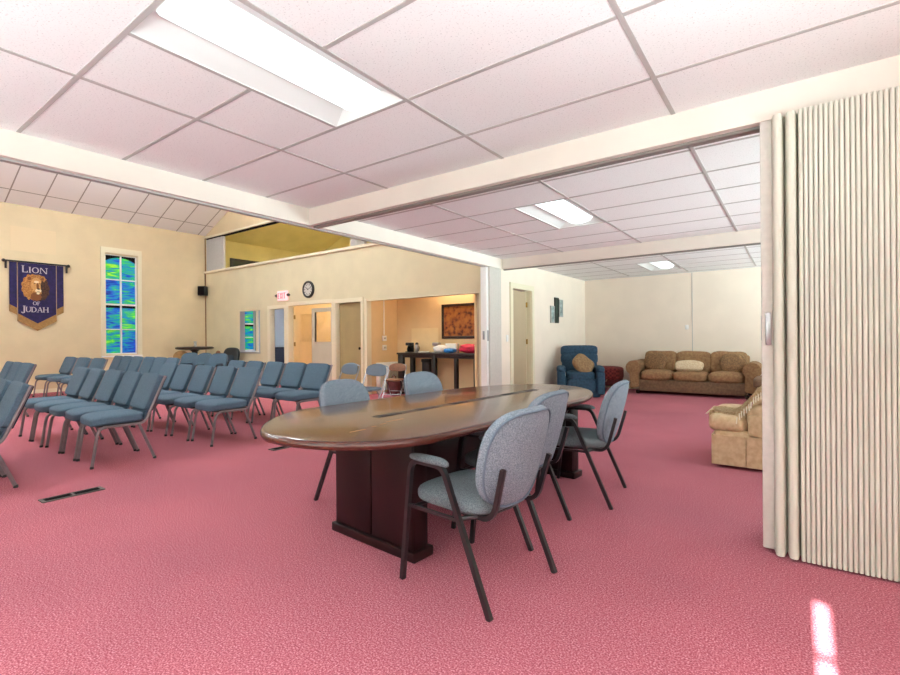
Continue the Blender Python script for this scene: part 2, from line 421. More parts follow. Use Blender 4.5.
b = new(); bx(b, -4.18, -4.165, 8.62, LY - .02, 0, .09); struct(obj('baseboard_lounge_west', b, 'trimw', smooth=0))
b = new(); bx(b, HX, HX + .015, -5, HY - .02, 0, .09); struct(obj('baseboard_west', b, 'trimw', smooth=0))
b = new(); bx(b, HX + .01, D1[0] - .1, HY - .015, HY, 0, .09); struct(obj('baseboard_north', b, 'trimw', smooth=0))
b = new(); bx(b, HX, HX + .006, 2.90, 3.72, 3.28, 3.84); struct(obj('trim_paint_patch', b, 'patch', smooth=0))
b = new(); bx(b, HX, HX + .02, HY - .02, HY, 0, 4.3); struct(obj('trim_corner', b, 'oldwood', smooth=0))

# flat ceilings with the 2 x 4 ft lay-in grid (front room, first lounge bay, second lounge bay)
FIX = [(-2.425, -1.815, .885, 2.105), (-2.425, -1.815, 4.54, 5.76), (-2.425, -1.815, 9.42, 10.64),
       (.03, .64, -.95, .27), (-2.425, -1.815, -1.4, -.18 - .15), (.64, 1.25, 4.54, 5.76), (.64, 1.25, 9.42, 10.64)]
b = new()
for x0, x1, y0, y1 in cells(-4.2, 3.2, BY0 - .1, LY + .05, FIX): bx(b, x0, x1, y0, y1, CZ, CZ + .015)
struct(obj('ceiling', b, 'tile', smooth=0), 'suspended ceiling of white mineral tiles')
b = new(); bx(b, -4.3, 3.4, BY0 - .3, LY + .3, CZ + .24, CZ + .34); struct(obj('ceiling_roof', b, 'white', smooth=0))
b = new()
def inhole(x, y): return any(h[0] + .01 < x < h[1] - .01 and h[2] + .01 < y < h[3] - .01 for h in FIX)
def bar(x0, x1, y0, y1, d=.004): bx(b, x0, x1, y0, y1, CZ - d, CZ + .001)
xs = [-3.035 + 1.2175 * k for k in range(-0, 6)]; ys = [.885 + .6095 * k for k in range(-4, 18)]
for x in xs:
    for k in range(len(ys) - 1):
        if not inhole(x, (ys[k] + ys[k+1]) / 2): bar(x - .013, x + .013, ys[k], ys[k+1])
for y in ys:
    for k in range(-1, len(xs)):
        xa = xs[k] if k >= 0 else -4.17; xb = xs[k+1] if k + 1 < len(xs) else 3.1
        xm = (xa + xb) / 2
        seg = [(xa, xb)]
        if inhole(xm + .3, y): seg = [(xa, xm)]
        for p, q in seg: bar(p + .014, q - .014, y - .012, y + .012, .0035)
for h in FIX:
    bar(h[0] - .012, h[0] + .012, h[2], h[3])
struct(obj('trim_ceiling_grid', b, 'gridbar', smooth=0))

# beams
b = new(); bx(b, -4.30, -4.17, -5.1, 7.30, BZ, CZ + .12); bx(b, -4.34, -4.30, -5.1, 7.28, BZ + .03, BZ + .16)
struct(obj('trim_beam_hall', b, 'beam', smooth=0), 'long cream beam between front room and hall')
b = new(); bx(b, -4.17, 1.3, 3.23, 3.37, BZ, CZ); struct(obj('trim_beam_front', b, 'beam', smooth=0), 'cream beam carrying the folding partition track')
b = new(); bx(b, -4.17, 3.1, 7.36, 7.50, BZ, CZ); struct(obj('trim_beam_lounge', b, 'beam', smooth=0), 'cream beam across the lounge')
b = new(); bx(b, -4.17, 1.3, 3.285, 3.345, BZ - .018, BZ); struct(obj('trim_track_front', b, 'track', smooth=0))
b = new(); bx(b, -4.17, 3.1, 7.41, 7.46, BZ - .018, BZ); struct(obj('trim_track_lounge', b, 'track', smooth=0))
b = new(); bx(b, -4.265, -4.215, -5, 6.84, BZ - .016, BZ); struct(obj('trim_track_hall', b, 'alu', smooth=0))

# unseen slit behind the camera, shaped to let one strip of sun onto the carpet
b = new(); bx(b, .025, .045, BY0 - .1, BY0 - .02, .4, 2.052); bx(b, .094, .114, BY0 - .1, BY0 - .02, .4, 2.052)
bx(b, .045, .094, BY0 - .08, BY0 - .05, 1.815, 1.827); struct(obj('window_1', b, 'white', smooth=0))
def added_window(n, plane_x, r, inside=-1):  # unseen windows added so that light reaches the rooms and ceilings
    y0, y1, z0, z1 = r; b = new(); t = .05
    x0, x1 = plane_x, plane_x + .14
    for q in ((y0, y0 + t, z0, z1), (y1 - t, y1, z0, z1), (y0, y1, z0, z0 + t), (y0, y1, z1 - t, z1), ((y0+y1)/2 - .02, (y0+y1)/2 + .02, z0, z1)):
        bx(b, x0 + .03, x0 + .09, *q)
    struct(obj('window_%d' % n, b, 'white', smooth=0))
b = new()
for q in ((SW[0], SW[0] + .05, SW[2], SW[3]), (SW[1] - .05, SW[1], SW[2], SW[3]), (SW[0], SW[1], SW[2], SW[2] + .05), (SW[0], SW[1], SW[3] - .05, SW[3]), (-2.73, -2.68, SW[2], SW[3]), (-1.63, -1.58, SW[2], SW[3])): bx(b, q[0], q[1], BY0 - .09, BY0 - .03, q[2], q[3])
struct(obj('window_7', b, 'white', smooth=0))  # unseen rear window, added to light the front room
wall('wall_porch', 'white', 'y', -3.2, .1, -4.3, -.25, 0, 2.9); wall('wall_porch_side', 'white', 'x', -.35, .1, -3.2, BY0 - .12, 0, 2.9)  # unseen walls added to keep the sun out of the rear window
b = new(); bx(b, -4.3, -.25, -3.2, BY0 - .1, 2.8, 2.9); struct(obj('ceiling_porch', b, 'white', smooth=0))  # unseen slab added on top of the sun block
added_window(2, 1.3, RW1); added_window(3, 3.1, RW2); added_window(4, 3.1, RW3)

# stained glass windows
def stained(n, y0, y1, z0, z1, arch=True):
    w = bpy.data.objects.new('window_%d' % n, None); COL.objects.link(w); struct(w, 'tall narrow stained glass window in white frame')
    x = HX; b = new(); t = .10
    for q in ((y0 - t, y0, z0 - .05, z1 + .17), (y1, y1 + t, z0 - .05, z1 + .17), (y0, y1, z1 + .03, z1 + .17)): bx(b, x - .005, x + .03, *q)
    obj('casing', b, 'trimw', w, 0)
    b = new(); bx(b, x - .09, x + .05, y0 - .1, y1 + .1, z0 - .07, z0 - .03); obj('sill', b, 'white', w, 0)
    b = new()
    ym = (y0 + y1) / 2; rows = 4; zz = [z0 + (z1 - z0) * k / rows for k in range(rows + 1)]
    bx(b, x - .11, x - .04, ym - .016, ym + .016, z0, z1)
    for k in range(1, rows): bx(b, x - .11, x - .05, y0, y1, zz[k] - (.022 if k == 2 else .013), zz[k] + (.022 if k == 2 else .013))
    for q in ((y0, y0 + .025, z0, z1), (y1 - .025, y1, z0, z1), (y0, y1, z0, z0 + .03), (y0, y1, z1 - .02, z1)): bx(b, x - .11, x - .04, *q)
    obj('muntins', b, 'white', w, 0)
    k = 0
    for r in range(rows):
        for ya, yb in ((y0 + .02, ym - .01), (ym + .01, y1 - .02)):
            b = new(); bx(b, x - .10, x - .085, ya, yb, zz[r] + .01, zz[r+1] - .01); obj('pane', b, 'stained%d' % ((4, 0, 3, 2, 5, 6, 2, 4) if n == 5 else (4, 7, 6, 4, 1, 2, 4, 6))[k], w, 0); k += 1
    b = new()
    bx(b, x - .084, x - .07, y0, y1, zz[2] - .085, zz[2] - .02)
    n_ = 12; top = [(y0 + (y1 - y0) * i / n_, z1 - .02) for i in range(n_ + 1)]
    low = [(y0 + (y1 - y0) * i / n_, z1 - .06 - .13 * (2 * i / n_ - 1) ** 2) for i in range(n_ + 1)]
    for i in range(n_): prism(b, [top[i], top[i+1], low[i+1], low[i]], 'x', x - .084, x - .07)
    obj('dark_band', b, 'ventdark', w, 0)
    return w
stained(5, WIN1[0], WIN1[1], WIN1[2], WIN1[3]); stained(6, WIN2[0], WIN2[1], WIN2[2], 2.6)

# side rooms behind the wall of doors
wall('wall_side_room_ceiling', 'white', 'y', HY + .12, LY - HY - .12, HX, -4.32, 2.62, 2.74)
for nm, m, x in (('wall_side_room_east', 'wall_blue', -10.36), ('wall_hallway_west', 'doorwarm', -10.30), ('wall_hallway_east', 'doorwarm', -8.60), ('wall_closet_west', 'doorolive', -8.53), ('wall_kitchen_west', 'wall_peach', -7.56)):
    wall(nm, m, 'x', x, .06, HY + .12, 8.34 if nm == 'wall_kitchen_west' else LY, 0, 2.62)
wall('wall_side_room_north', 'wall_blue', 'y', LY, .1, HX, -10.36, 0, 2.62)
wall('wall_hallway_north', 'doorwarm', 'y', 10.2, .1, -10.24, -8.6, 0, 2.62)
wall('wall_kitchen_north', 'wall_peach', 'y', 8.28, .06, -7.5, -4.75, 0, 2.62)
wall('wall_kitchen_east', 'wall_peach', 'x', -4.80, .05, HY + .12, 8.34, 0, 2.62)
wall('wall_closet_lounge', 'doorpale', 'x', -4.74, .05, HY + .12, 8.9, 0, 2.62)
b = new(); bx(b, -7.5, -4.8, 8.265, 8.28, 0, .11); struct(obj('baseboard_kitchen', b, 'trimw', smooth=0))
b = new(); bx(b, -7.06, -6.3, 8.274, 8.28, .92, 1.44); struct(obj('trim_kitchen_panel', b, 'doorwarm', smooth=0))

# casings
def casing(n, x0, x1, z1, head=.09, leg=.09, th=.025):
    b = new(); y = HY - th
    bx(b, x0 - leg, x0, y, HY, 0, z1 + head); bx(b, x1, x1 + leg, y, HY, 0, z1 + head); bx(b, x0, x1, y, HY, z1, z1 + head)
    bx(b, x0, x0 + .012, HY - .005, HY + .125, 0, z1); bx(b, x1 - .012, x1, HY - .005, HY + .125, 0, z1)
    struct(obj('trim_%d' % n, b, 'trimw', smooth=0))
casing(1, D1[0], D1[1], 2.0); casing(2, D2[0], D2[1], 2.05, leg=.075); casing(3, D3[0], D3[1], 2.03, leg=.065)
b = new(); bx(b, -7.54, -7.48, HY - .02, HY + .12, 0, 2.08); bx(b, -7.48, -4.6, HY - .004, HY + .02, 2.03, 2.05); struct(obj('trim_4', b, 'trimw', smooth=0))
b = new(); bx(b, HX, -6.9, HY - .06, HY + .14, 3.20, 3.26); struct(obj('trim_loft_sill', b, 'trimw', smooth=0))
b = new(); bx(b, HX, -6.9, HY - .02, HY + .10, 4.26, 4.31); struct(obj('trim_loft_header', b, 'trimw', smooth=0))
b = new(); bx(b, HX, -6.9, HY + .03, HY + .08, 4.22, 4.26); struct(obj('trim_loft_track', b, 'ventdark', smooth=0))
b = new(); bx(b, IW[0], IW[1], HY - .01, HY + .13, IW[2] - .03, IW[2]); bx(b, IW[0], IW[0] + .02, HY - .01, HY + .13, IW[2], IW[3]); bx(b, IW[1] - .02, IW[1], HY - .01, HY + .13, IW[2], IW[3]); struct(obj('trim_inner_window', b, 'alu', smooth=0))
b = new(); y0, y1 = LD[0], LD[1]
bx(b, -4.18, -4.155, y0 - .1, y0, 0, 2.22); bx(b, -4.18, -4.155, y1, y1 + .09, 0, 2.22); bx(b, -4.18, -4.155, y0, y1, 2.12, 2.22)
bx(b, -4.32, -4.18, y0 - .012, y0 + .012, 0, 2.12); bx(b, -4.32, -4.18, y1 - .012, y1 + .012, 0, 2.12); struct(obj('trim_lounge_door', b, 'trimw', smooth=0))

# doors
def door(n, label, loc, rz, w, h, m, glass=None, hinge_side=None, knob=None, recess=()):
    d = bpy.data.objects.new('door_%d' % n, None); COL.objects.link(d); d.location = loc; d.rotation_euler = (0, 0, rz); struct(d, label)
    b = new(); hs = [glass] if glass else []
    for p, q, r, t in cells(0, w, .01, h, hs): bx(b, p, q, -.02, .02, r, t)
    if glass:
        g = glass
        for q in ((g[0] - .03, g[0], g[2] - .03, g[3] + .03), (g[1], g[1] + .03, g[2] - .03, g[3] + .03), (g[0], g[1], g[2] - .03, g[2]), (g[0], g[1], g[3], g[3] + .03)):
            bx(b, q[0], q[1], -.028, .028, q[2], q[3])
    for q in recess:
        for e in ((q[0], q[0] + .02, q[2], q[3]), (q[1] - .02, q[1], q[2], q[3]), (q[0], q[1], q[2], q[2] + .02), (q[0], q[1], q[3] - .02, q[3])): bx(b, e[0], e[1], -.027, .027, e[2], e[3])
    obj('leaf', b, m, d, 0)
    if glass:
        b = new(); bx(b, glass[0], glass[1], -.004, .004, glass[2], glass[3]); obj('pane', b, 'glass', d, 0)
    if hinge_side is not None:
        for z in (.25, h / 2 + .08, h - .25):
            b = new(); tube(b, [(hinge_side, -.03, z - .05), (hinge_side, -.03, z + .05)], .018, 8); bx(b, hinge_side - .02, hinge_side + .02, -.03, -.018, z - .045, z + .045); obj('hinge', b, 'brass', d)
    if knob is not None:
        b = new()
        for sg in (-1, 1):
            lathe(b, [(.012, 0), (.012, .03), (.028, .04), (.03, .055), (.018, .068)], 12)
            for v in b.verts:
                if not v.tag: v.co = Matrix.Rotation(R(90 * sg), 3, 'X') @ v.co + Vector((knob, -.02 if sg > 0 else .02, 1.0)); v.tag = True
        obj('knob', b, 'ventdark', d)
    return d
door(1, 'cream half glazed door standing open into the lit hallway', (-10.2, HY + .10, 0), R(93), .82, 2.02, 'doorwarm', (.22, .70, 1.15, 1.85), .01, .74, [(.16, .70, .2, .95)])
door(2, 'closed grey beige door with upper glass beside the open leaf', (-9.40, HY + .05, 0), 0, .77, 1.95, 'doorgrey', (.12, .70, 1.15, 1.86), None, None)
door(3, 'closed olive beige door beside the kitchen nook', (-8.46, HY + .10, 0), 0, .79, 2.02, 'doorolive', None, None, .70)
door(4, 'pale flush lounge door with brass hinges', (-4.27, LD[0] + .015, 0), R(90), .68, 2.10, 'doorpale', None, .69, None)
b = new(); bx(b, -4.34, -4.28, LD[0] + .70, LD[1], 0, 2.12); struct(obj('trim_lounge_jamb', b, 'trimw', smooth=0))

# ------------------------------------------------------------------ folding partitions
def accordion(name, label, loc, rz, length, depth, h, pitch, m, lead=.05, post_m='alu', loose=0, group=None, handle=True):
    # pleats stand along +X from the lead post at x=0; the loops face -Y and +Y
    t = thing(name, label, 'partition', loc, rz, group)
    b = new(); n = int(length / pitch); hd = depth / 2; z0, z1 = .012, h
    def strip(pts):
        lo = [b.verts.new((x, y, z0)) for x, y in pts]; hi = [b.verts.new((x, y, z1)) for x, y in pts]
        for i in range(len(pts) - 1): b.faces.new((lo[i], lo[i+1], hi[i+1], hi[i]))
    for sg in (-1, 1):
        pts = []; x = lead
        for k in range(n):
            p = pitch * (1 + (loose if k < 2 else 0)); dep = hd - (.004 * random.random())
            r = p * .42 * (.78 if k < 2 and loose else 1)
            c = x + p / 2
            inn = hd * .45
            pts += [(c - p / 2, sg * inn), (c - r, sg * (dep - r))]
            pts += [(c - r * math.cos(a), sg * (dep - r + r * math.sin(a))) for a in (R(30), R(60), R(90), R(120), R(150))]
            pts += [(c + r, sg * (dep - r)), (c + p / 2 - .001, sg * inn)]
            x += p
            if x > lead + length: break
        strip(pts)
        if sg < 0: end = x
    obj('pleats', b, m, t, 60)
    b = new(); rbox(b, -.012, lead + .004, -hd * .62, hd * .62, .02, h, .006); obj('lead_post', b, post_m, t)
    if handle:
        b = new(); rbox(b, -.018, -.008, -.02, .02, h * .49, h * .55, .004)
        rbox(b, .008, .036, -hd * .62 - .014, -hd * .62 + .004, h * .48, h * .555, .004); obj('latch', b, 'steel', t)
    b = new(); bx(b, 0, end, -.02, .02, h, h + .012); obj('hanger_rail', b, 'track', t, 0)
    return t
accordion('folding_partition', 'tall cream pleated folding partition pushed back at the end of the front beam', (-.135, 3.30, 0), 0, 1.36, .34, 2.412, .0212, 'partition', .04, 'partition_light', 1.85)
accordion('folding_partition', 'narrow grey white folding partition stacked under the hall beam beside the kitchen nook', (-4.245, 6.86, 0), R(90), .40, .19, 2.412, .024, 'partition_light', .05, 'white', 0)
accordion('folding_partition', 'grey folding shutter bunched in the loft opening beside the banner wall', (-13.36, HY + .055, 3.26), R(180), .92, .10, .96, .05, 'partition_grey', .05, 'partition_grey', 0, None, False)
accordion('folding_partition', 'grey folding shutter bunched in the loft opening above the kitchen nook', (-8.02, HY + .055, 3.26), 0, .42, .10, .96, .05, 'partition_grey', .05, 'partition_grey', 0, None, False)
b = new(); bx(b, -7.5, -7.1, 8.0, 8.3, 2.76, 4.2); tag(obj('bookcase', b, 'oldwood'), 'brown wooden cabinet up in the loft behind the opening', 'cabinet')

# ------------------------------------------------------------------ ceiling lights
def troffer(label, h, lens='lens', z=CZ):
    x0, x1, y0, y1 = h; t = thing('ceiling_light', label, 'light', ((x0+x1)/2, (y0+y1)/2, z), 0, 'recessed fluorescent ceiling lights')
    w, l = (x1 - x0) / 2, (y1 - y0) / 2
    b = new(); 
    for q in ((-w, -w + .012, -l, l), (w - .012, w, -l, l), (-w, w, -l, -l + .012), (-w, w, l - .012, l)): bx(b, *q, -.003, .02)
    obj('frame', b, 'white', t, 0)
    b = new(); iw, il, d = .17, l - .06, .07
    o_ = [b.verts.new(p) for p in ((-w + .01, -l + .01, .002), (w - .01, -l + .01, .002), (w - .01, l - .01, .002), (-w + .01, l - .01, .002))]
    i_ = [b.verts.new(p) for p in ((-iw, -il, d), (iw, -il, d), (iw, il, d), (-iw, il, d))]
    for k in range(4): b.faces.new((o_[k], o_[(k+1) % 4], i_[(k+1) % 4], i_[k]))
    b.faces.new(i_); obj('reflector', b, 'reflector', t, 0)
    b = new(); lw = .155; ll = il - .005
    prof = [(-lw, d - .002), (-lw * .8, d - .035), (-lw * .4, d - .055), (0, d - .06), (lw * .4, d - .055), (lw * .8, d - .035), (lw, d - .002)]
    prism(b, prof, 'y', -ll, ll); obj('lens', b, lens, t, 60)
    return t
names = ['large recessed fluorescent light above the front of the room', 'recessed fluorescent light in the lounge ceiling between the two beams', 'recessed fluorescent light farthest away, near the sofa wall',
         'recessed fluorescent light above the folding partition side', 'recessed fluorescent light behind the viewpoint', 'recessed fluorescent light hidden behind the partition in the lounge', 'recessed fluorescent light hidden behind the partition near the sofa wall']
for n_, h in zip(names, FIX): troffer(n_, h)
def pendant(label, x, y, z):  # globes added so the hall and its sloping ceiling are lit
    t = thing('pendant_light', label, 'light', (x, y, z), 0, 'hall pendant lights')
    b = new(); tube(b, [(0, 0, .2), (0, 0, roofz(x) - z - .02)], .012, 6); obj('rod', b, 'ventgrey', t)
    b = new(); lathe(b, [(.05, .26), (.10, .20), (.11, .16)], 16); obj('cap', b, 'ventgrey', t)
    b = new(); lathe(b, [(.08, -.2), (.17, -.14), (.2, 0), (.17, .12), (.1, .17)], 18); obj('globe', b, 'lens_hall', t)
for y in (-2.5, .9, 4.3):
    for x in (-10.9, -7.5):
        pendant('white globe pendant in the hall, %s side, %s' % ('banner' if x < -9 else 'beam', {-2.5: 'toward the stage', .9: 'mid hall', 4.3: 'near the doors'}[y]), x, y, 4.9 if x < -9 else 4.4)
def box_light(label, x, y, z, w, l, lens):
    t = thing('ceiling_light', label, 'light', (x, y, z), 0, 'side room ceiling lights')
    b = new(); rbox(b, -w/2, w/2, -l/2, l/2, -.03, 0, .006); obj('housing', b, 'white', t)
    b = new(); rbox(b, -w/2 + .03, w/2 - .03, -l/2 + .03, l/2 - .03, -.06, -.03, .006); obj('lens', b, lens, t)
box_light('cool white light in the blue side room ceiling', -12.3, 9.4, 2.62, .6, 1.2, 'lens_cool')  # lamp added in place of light from the side room window
box_light('warm light in the hallway behind the open door', -9.35, 8.6, 2.62, .5, .5, 'lens_warm')
box_light('warm strip light over the kitchen nook table', -5.75, 8.05, 2.62, .9, .22, 'lens_warm')
box_light('warm light on the loft ceiling', -9.3, 8.6, 6.2, 1.2, .6, 'lens_loft')  # hidden lamp added to brighten the loft

# ------------------------------------------------------------------ stacking chairs in the hall
def build_stack_chair(name, label, fab, group):
    t = thing(name, label, 'chair', (0, 0, 0), 0, group)
    b = new(); cushion(b, .485, .46, .092, 6, .12, 9, T(0, -.035, .44))
    for v in b.verts:
        if v.co.y < -.14: v.co.z -= (-.14 - v.co.y) ** 1.4 * .35
    obj('seat', b, fab, t)
    LN = T(0, .283, .672, R(-22))
    b = new(); cushion(b, .475, .062, .385, 9, .0, 9, LN @ Matrix.Translation((0, -.012, 0))); bk = obj('backrest', b, fab, t)
    b = new(); rbox(b, -.236, .236, .012, .044, -.185, .188, .012, 2, LN); obj('back_shell', b, 'gasket', bk)
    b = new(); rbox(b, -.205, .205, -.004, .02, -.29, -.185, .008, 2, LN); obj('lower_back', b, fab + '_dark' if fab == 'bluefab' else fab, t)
    b = new(); rbox(b, -.21, .21, -.21, .18, .375, .40, .01); obj('seat_pan', b, 'blackmetal', t)
    for sx in (-1, 1):
        x = sx * .243
        b = new(); tube(b, [(x, -.265, .012)] + arc((x, -.222, .31), (x, -.21, .378), (x, -.145, .378)) , .0145, 8); lg = obj('leg', b, 'brownmetal', t)
        b = new(); lathe(b, [(.017, 0), (.017, .02), (.014, .024)], 8, (x, -.266, 0)); obj('foot', b, 'black', lg)
        b = new(); tube(b, [(x, .125, .378), (x, .265, .012)], .0145, 8); lg = obj('leg', b, 'brownmetal', t)
        b = new(); lathe(b, [(.017, 0), (.017, .02), (.014, .024)], 8, (x, .266, 0)); obj('foot', b, 'black', lg)
        b = new(); tube(b, [(x, -.145, .378), (x, .12, .378)] + arc((x, .15, .38), (x, .19, .395), (x, .21, .45)) + [(x, .372, .84)], .0135, 8); obj('side_frame', b, 'brownmetal', t)
    b = new()
    for y, z in ((-.12, .37), (.12, .37)): tube(b, [(-.243, y, z), (.243, y, z)], .010, 6)
    obj('stretcher', b, 'brownmetal', t)
    return t
GRP = 'blue stacking chairs in the hall'
ordw = ['aisle-end', 'second', 'third', 'fourth', 'fifth', 'sixth']
rows = []
def pos_name(i): return 'at the aisle end' if i == 0 else '%s from the aisle' % ordw[i]
XR, P = -5.60, .535
near = [(0, 'row closest to the viewpoint', 3, .82), (1, 'row just past the floor vent', 5, 1.945), (2, 'third row back', 5, 3.05), (3, 'row nearest the doors', 5, 4.15)]
spots = []
for r, rn, n, y in near:
    for i in range(n): spots.append((XR + (.11 if r == 0 else 0) - P * i + random.uniform(-.006, .006), y + random.uniform(-.015, .015), R(random.uniform(-2.5, 2.5)) + R(-2), 'blue padded stacking chair %s, %s' % (pos_name(i), rn)))
for i in range(3): spots.append((-10.25 - .54 * i, 1.95, R(random.uniform(-3, 3)), 'blue stacking chair across the aisle below the banner, %s' % ('nearest the aisle', 'second from the aisle', 'third from the aisle')[i]))
for i, (x, y) in enumerate(((-11.5, 3.36), (-12.35, 3.36), (-13.2, 3.36))): spots.append((x, y, R(6), 'angled blue grey stacking chair between banner and window, %s' % ('nearest the aisle', 'middle one', 'farthest one')[i]))
for i in range(6): spots.append((-10.25 - .53 * i - (.10 if i > 2 else 0), 4.22, R(random.uniform(-1.5, 1.5)), 'dark blue stacking chair under the stained window, %s' % ('at its aisle end', 'second from the aisle', 'third, beside the gap', 'fourth, past the gap', 'fifth, next to last', 'last at the wall end')[i]))
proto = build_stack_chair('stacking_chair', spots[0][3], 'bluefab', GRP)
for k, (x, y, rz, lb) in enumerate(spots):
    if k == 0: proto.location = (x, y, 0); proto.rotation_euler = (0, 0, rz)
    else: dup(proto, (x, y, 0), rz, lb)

# ------------------------------------------------------------------ conference chairs
def build_conf_chair(label, group, fab='greyfab', sfab='seatgrey'):
    t = thing('conference_chair', label, 'chair', (0, 0, 0), 0, group)
    b = new(); cushion(b, .49, .48, .085, 4, .25, 9, T(0, -.03, .43)); obj('seat', b, sfab, t)
    # rounded backrest: outline widest at mid height, curved round the sitter
    b = new(); cushion(b, .515, .085, .48, 3.1, 0, 12)
    for v in b.verts:
        q = v.co; tz = (q.z + .24) / .48
        q.x *= 1.03 - .13 * (1 - tz) ** 2 - .06 * tz ** 2; q.y -= .055 * (q.x / .245) ** 2
    bmesh.ops.transform(b, matrix=T(0, .262, .652, R(-15)), verts=b.verts[:]); 
    bk = obj('backrest', b, fab, t)
    b = new(); pts = []
    for k in range(41):
        a = 2 * PI * k / 40; p = 2 / 3.1
        x = .25 * math.copysign(abs(math.cos(a)) ** p, math.cos(a)); z = .233 * math.copysign(abs(math.sin(a)) ** p, math.sin(a))
        tz = (z + .24) / .48; x *= 1.03 - .13 * (1 - tz) ** 2 - .06 * tz ** 2
        pts.append(T(0, .262, .652, R(-15)) @ Vector((x, .026 - .055 * (x / .245) ** 2, z)))
    tube(b, pts, .0055, 6, cap=False); obj('piping', b, 'greypipe', bk)
    for sx in (-1, 1):
        x = sx * .275
        b = new(); tube(b, [(x, -.275, .0), (x, -.232, .38)] + arc((x, -.212, .55), (x, -.204, .612), (x, -.15, .612)) + [(x, -.06, .612)], .0165, 4, True); obj('leg', b, 'blackmetal', t)
        b = new(); tube(b, [(x, -.06, .612)] + arc((x, -.03, .612), (x, .012, .61), (x, .032, .555), 4) + [(x, .275, .0)], .0165, 4, True); obj('leg', b, 'blackmetal', t)
        b = new(); cushion(b, .048, .25, .036, 3.2, 0, 5, T(x, -.085, .632)); 
        for v in b.verts:
            if v.co.y > -.02: v.co.z -= (v.co.y + .02) ** 2 * 3
        obj('armrest', b, sfab, t)
        b = new(); xx = sx * .185
        tube(b, [(xx, -.05, .392), (xx, .14, .388)] + arc((xx, .18, .388), (xx, .225, .392), (xx, .245, .45)) + [(xx + sx * .012, .295, .63)], .0155, 4, True); obj('back_support', b, 'blackmetal', t)
        b = new(); tube(b, [(x, -.232, .385), (x, .105, .385)], .011, 4, True); obj('side_rail', b, 'blackmetal', t)
    b = new(); tube(b, [(-.275, .09, .388), (-.15, .165, .392), (0, .185, .393), (.15, .165, .392), (.275, .09, .388)], .0125, 8)
    tube(b, [(-.275, -.18, .388), (.275, -.18, .388)], .011, 6); obj('stretcher', b, 'blackmetal', t)
    return t
G2 = 'grey conference armchairs around the mahogany table'
conf = build_conf_chair('grey conference armchair closest to the viewpoint, at the near side of the table', G2)
conf.location = (-1.305, 2.045, 0); conf.rotation_euler = (0, 0, R(-90 - 6))
dup(conf, (-1.485, 2.735, 0), R(-90 - 1), 'grey conference armchair in the middle of the three on the near side of the table')
dup(conf, (-1.345, 3.605, 0), R(-90 + 6), 'grey conference armchair turned outward at the lounge end of the table')
dup(conf, (-2.66, 2.59, 0), R(90 + 3), 'grey conference armchair across the table, nearer the rounded front end')
dup(conf, (-2.66, 3.56, 0), R(90 - 2), 'grey conference armchair across the table, in front of the kitchen nook')
G3 = 'rounded blue grey armchairs in the hall corner'
cb = build_conf_chair('rounded blue grey armchair by the corner pedestal table, closest to the banner wall', G3, 'bluefab', 'bluefab')
cb.location = (-12.78, 5.9, 0); cb.rotation_euler = (0, 0, R(22))
dup(cb, (-12.1, 5.9, 0), R(12), 'rounded blue grey armchair by the corner pedestal table, middle of three')
dup(cb, (-11.42, 5.95, 0), R(24), 'rounded blue grey armchair by the corner pedestal table, closest to the black armchair')

# ------------------------------------------------------------------ conference table
tb = thing('conference_table', 'long racetrack shaped glossy mahogany conference table', 'table', (-1.946, 2.95, 0), R(-4.1))
HW, HL, SY = .645, 1.545, .93
def outline(off=0, n=40):
    right = []
    for k in range(n + 1):
        t = PI * k / n; y = -.06 - 1.54 * math.cos(t)
        hw = .655 - .016 * (y + .9)
        if y < -.95:
            f = max(0, 1 - ((-.95 - y) / .65) ** 2.2) ** (1 / 2.2); g = max(0, 1 - ((-.95 - y) / .65) ** 1.55) ** (1 / 1.55)
        elif y > .5: f = max(0, 1 - ((y - .5) / .98) ** 2) ** .5
        else: f = 1
        right.append((hw * f, y, hw * (g if y < -.95 else f)))
    pts = [(x - .02, y) for x, y, q in right] + [(-q - .02, y) for x, y, q in right[-2:0:-1]]
    cx, cy = -.02, -.06
    out = []
    m_ = len(pts)
    for k in range(m_):
        a, b_ = Vector(pts[k - 1]), Vector(pts[(k + 1) % m_]); d_ = (b_ - a).normalized()
        out.append((pts[k][0] - d_.y * off, pts[k][1] + d_.x * off))
    return out
b = new(); prof = [(.03, .700), (.006, .706), (0, .716), (0, .726), (.006, .738), (.016, .743), (.026, .745)]
rings = [[b.verts.new((x, y, z)) for x, y in outline(o_)] for o_, z in prof]
for i in range(len(rings) - 1):
    n = len(rings[i])
    for j in range(n): b.faces.new((rings[i][j], rings[i][(j+1) % n], rings[i+1][(j+1) % n], rings[i+1][j]))
b.faces.new(rings[0][::-1]); b.faces.new(rings[-1])
obj('tabletop', b, 'tabletop', tb, 40)
for y in (-.955, .99):
    b = new(); rbox(b, -.34, .34, y - .0, y + .10, .05, .705, .004)
    for x0, x1 in ((-.336, -.004), (.004, .336)): rbox(b, x0, x1, y - .012, y + .112, .06, .70, .003)
    ped = obj('pedestal', b, 'mahog', tb)
    b = new(); rbox(b, -.365, .365, y - .028, y + .128, 0, .055, .008); obj('plinth', b, 'mahog', ped)
b = new(); bx(b, -.02, .02, -.83, .83, .25, .60); obj('modesty_panel', b, 'mahog', tb, 0)
b = new(); bx(b, -.034, .034, -.93, .955, .7448, .7462); 
obj('cable_trough', b, 'darkwood', tb, 0)
for k in range(6):
    y = -.82 + k * .335
    b = new(); rbox(b, -.028, .028, y - .085, y + .085, .7455, .7485, .001); obj('grommet_cover', b, 'ventgrey' if k % 2 else 'black', tb)
b = new()
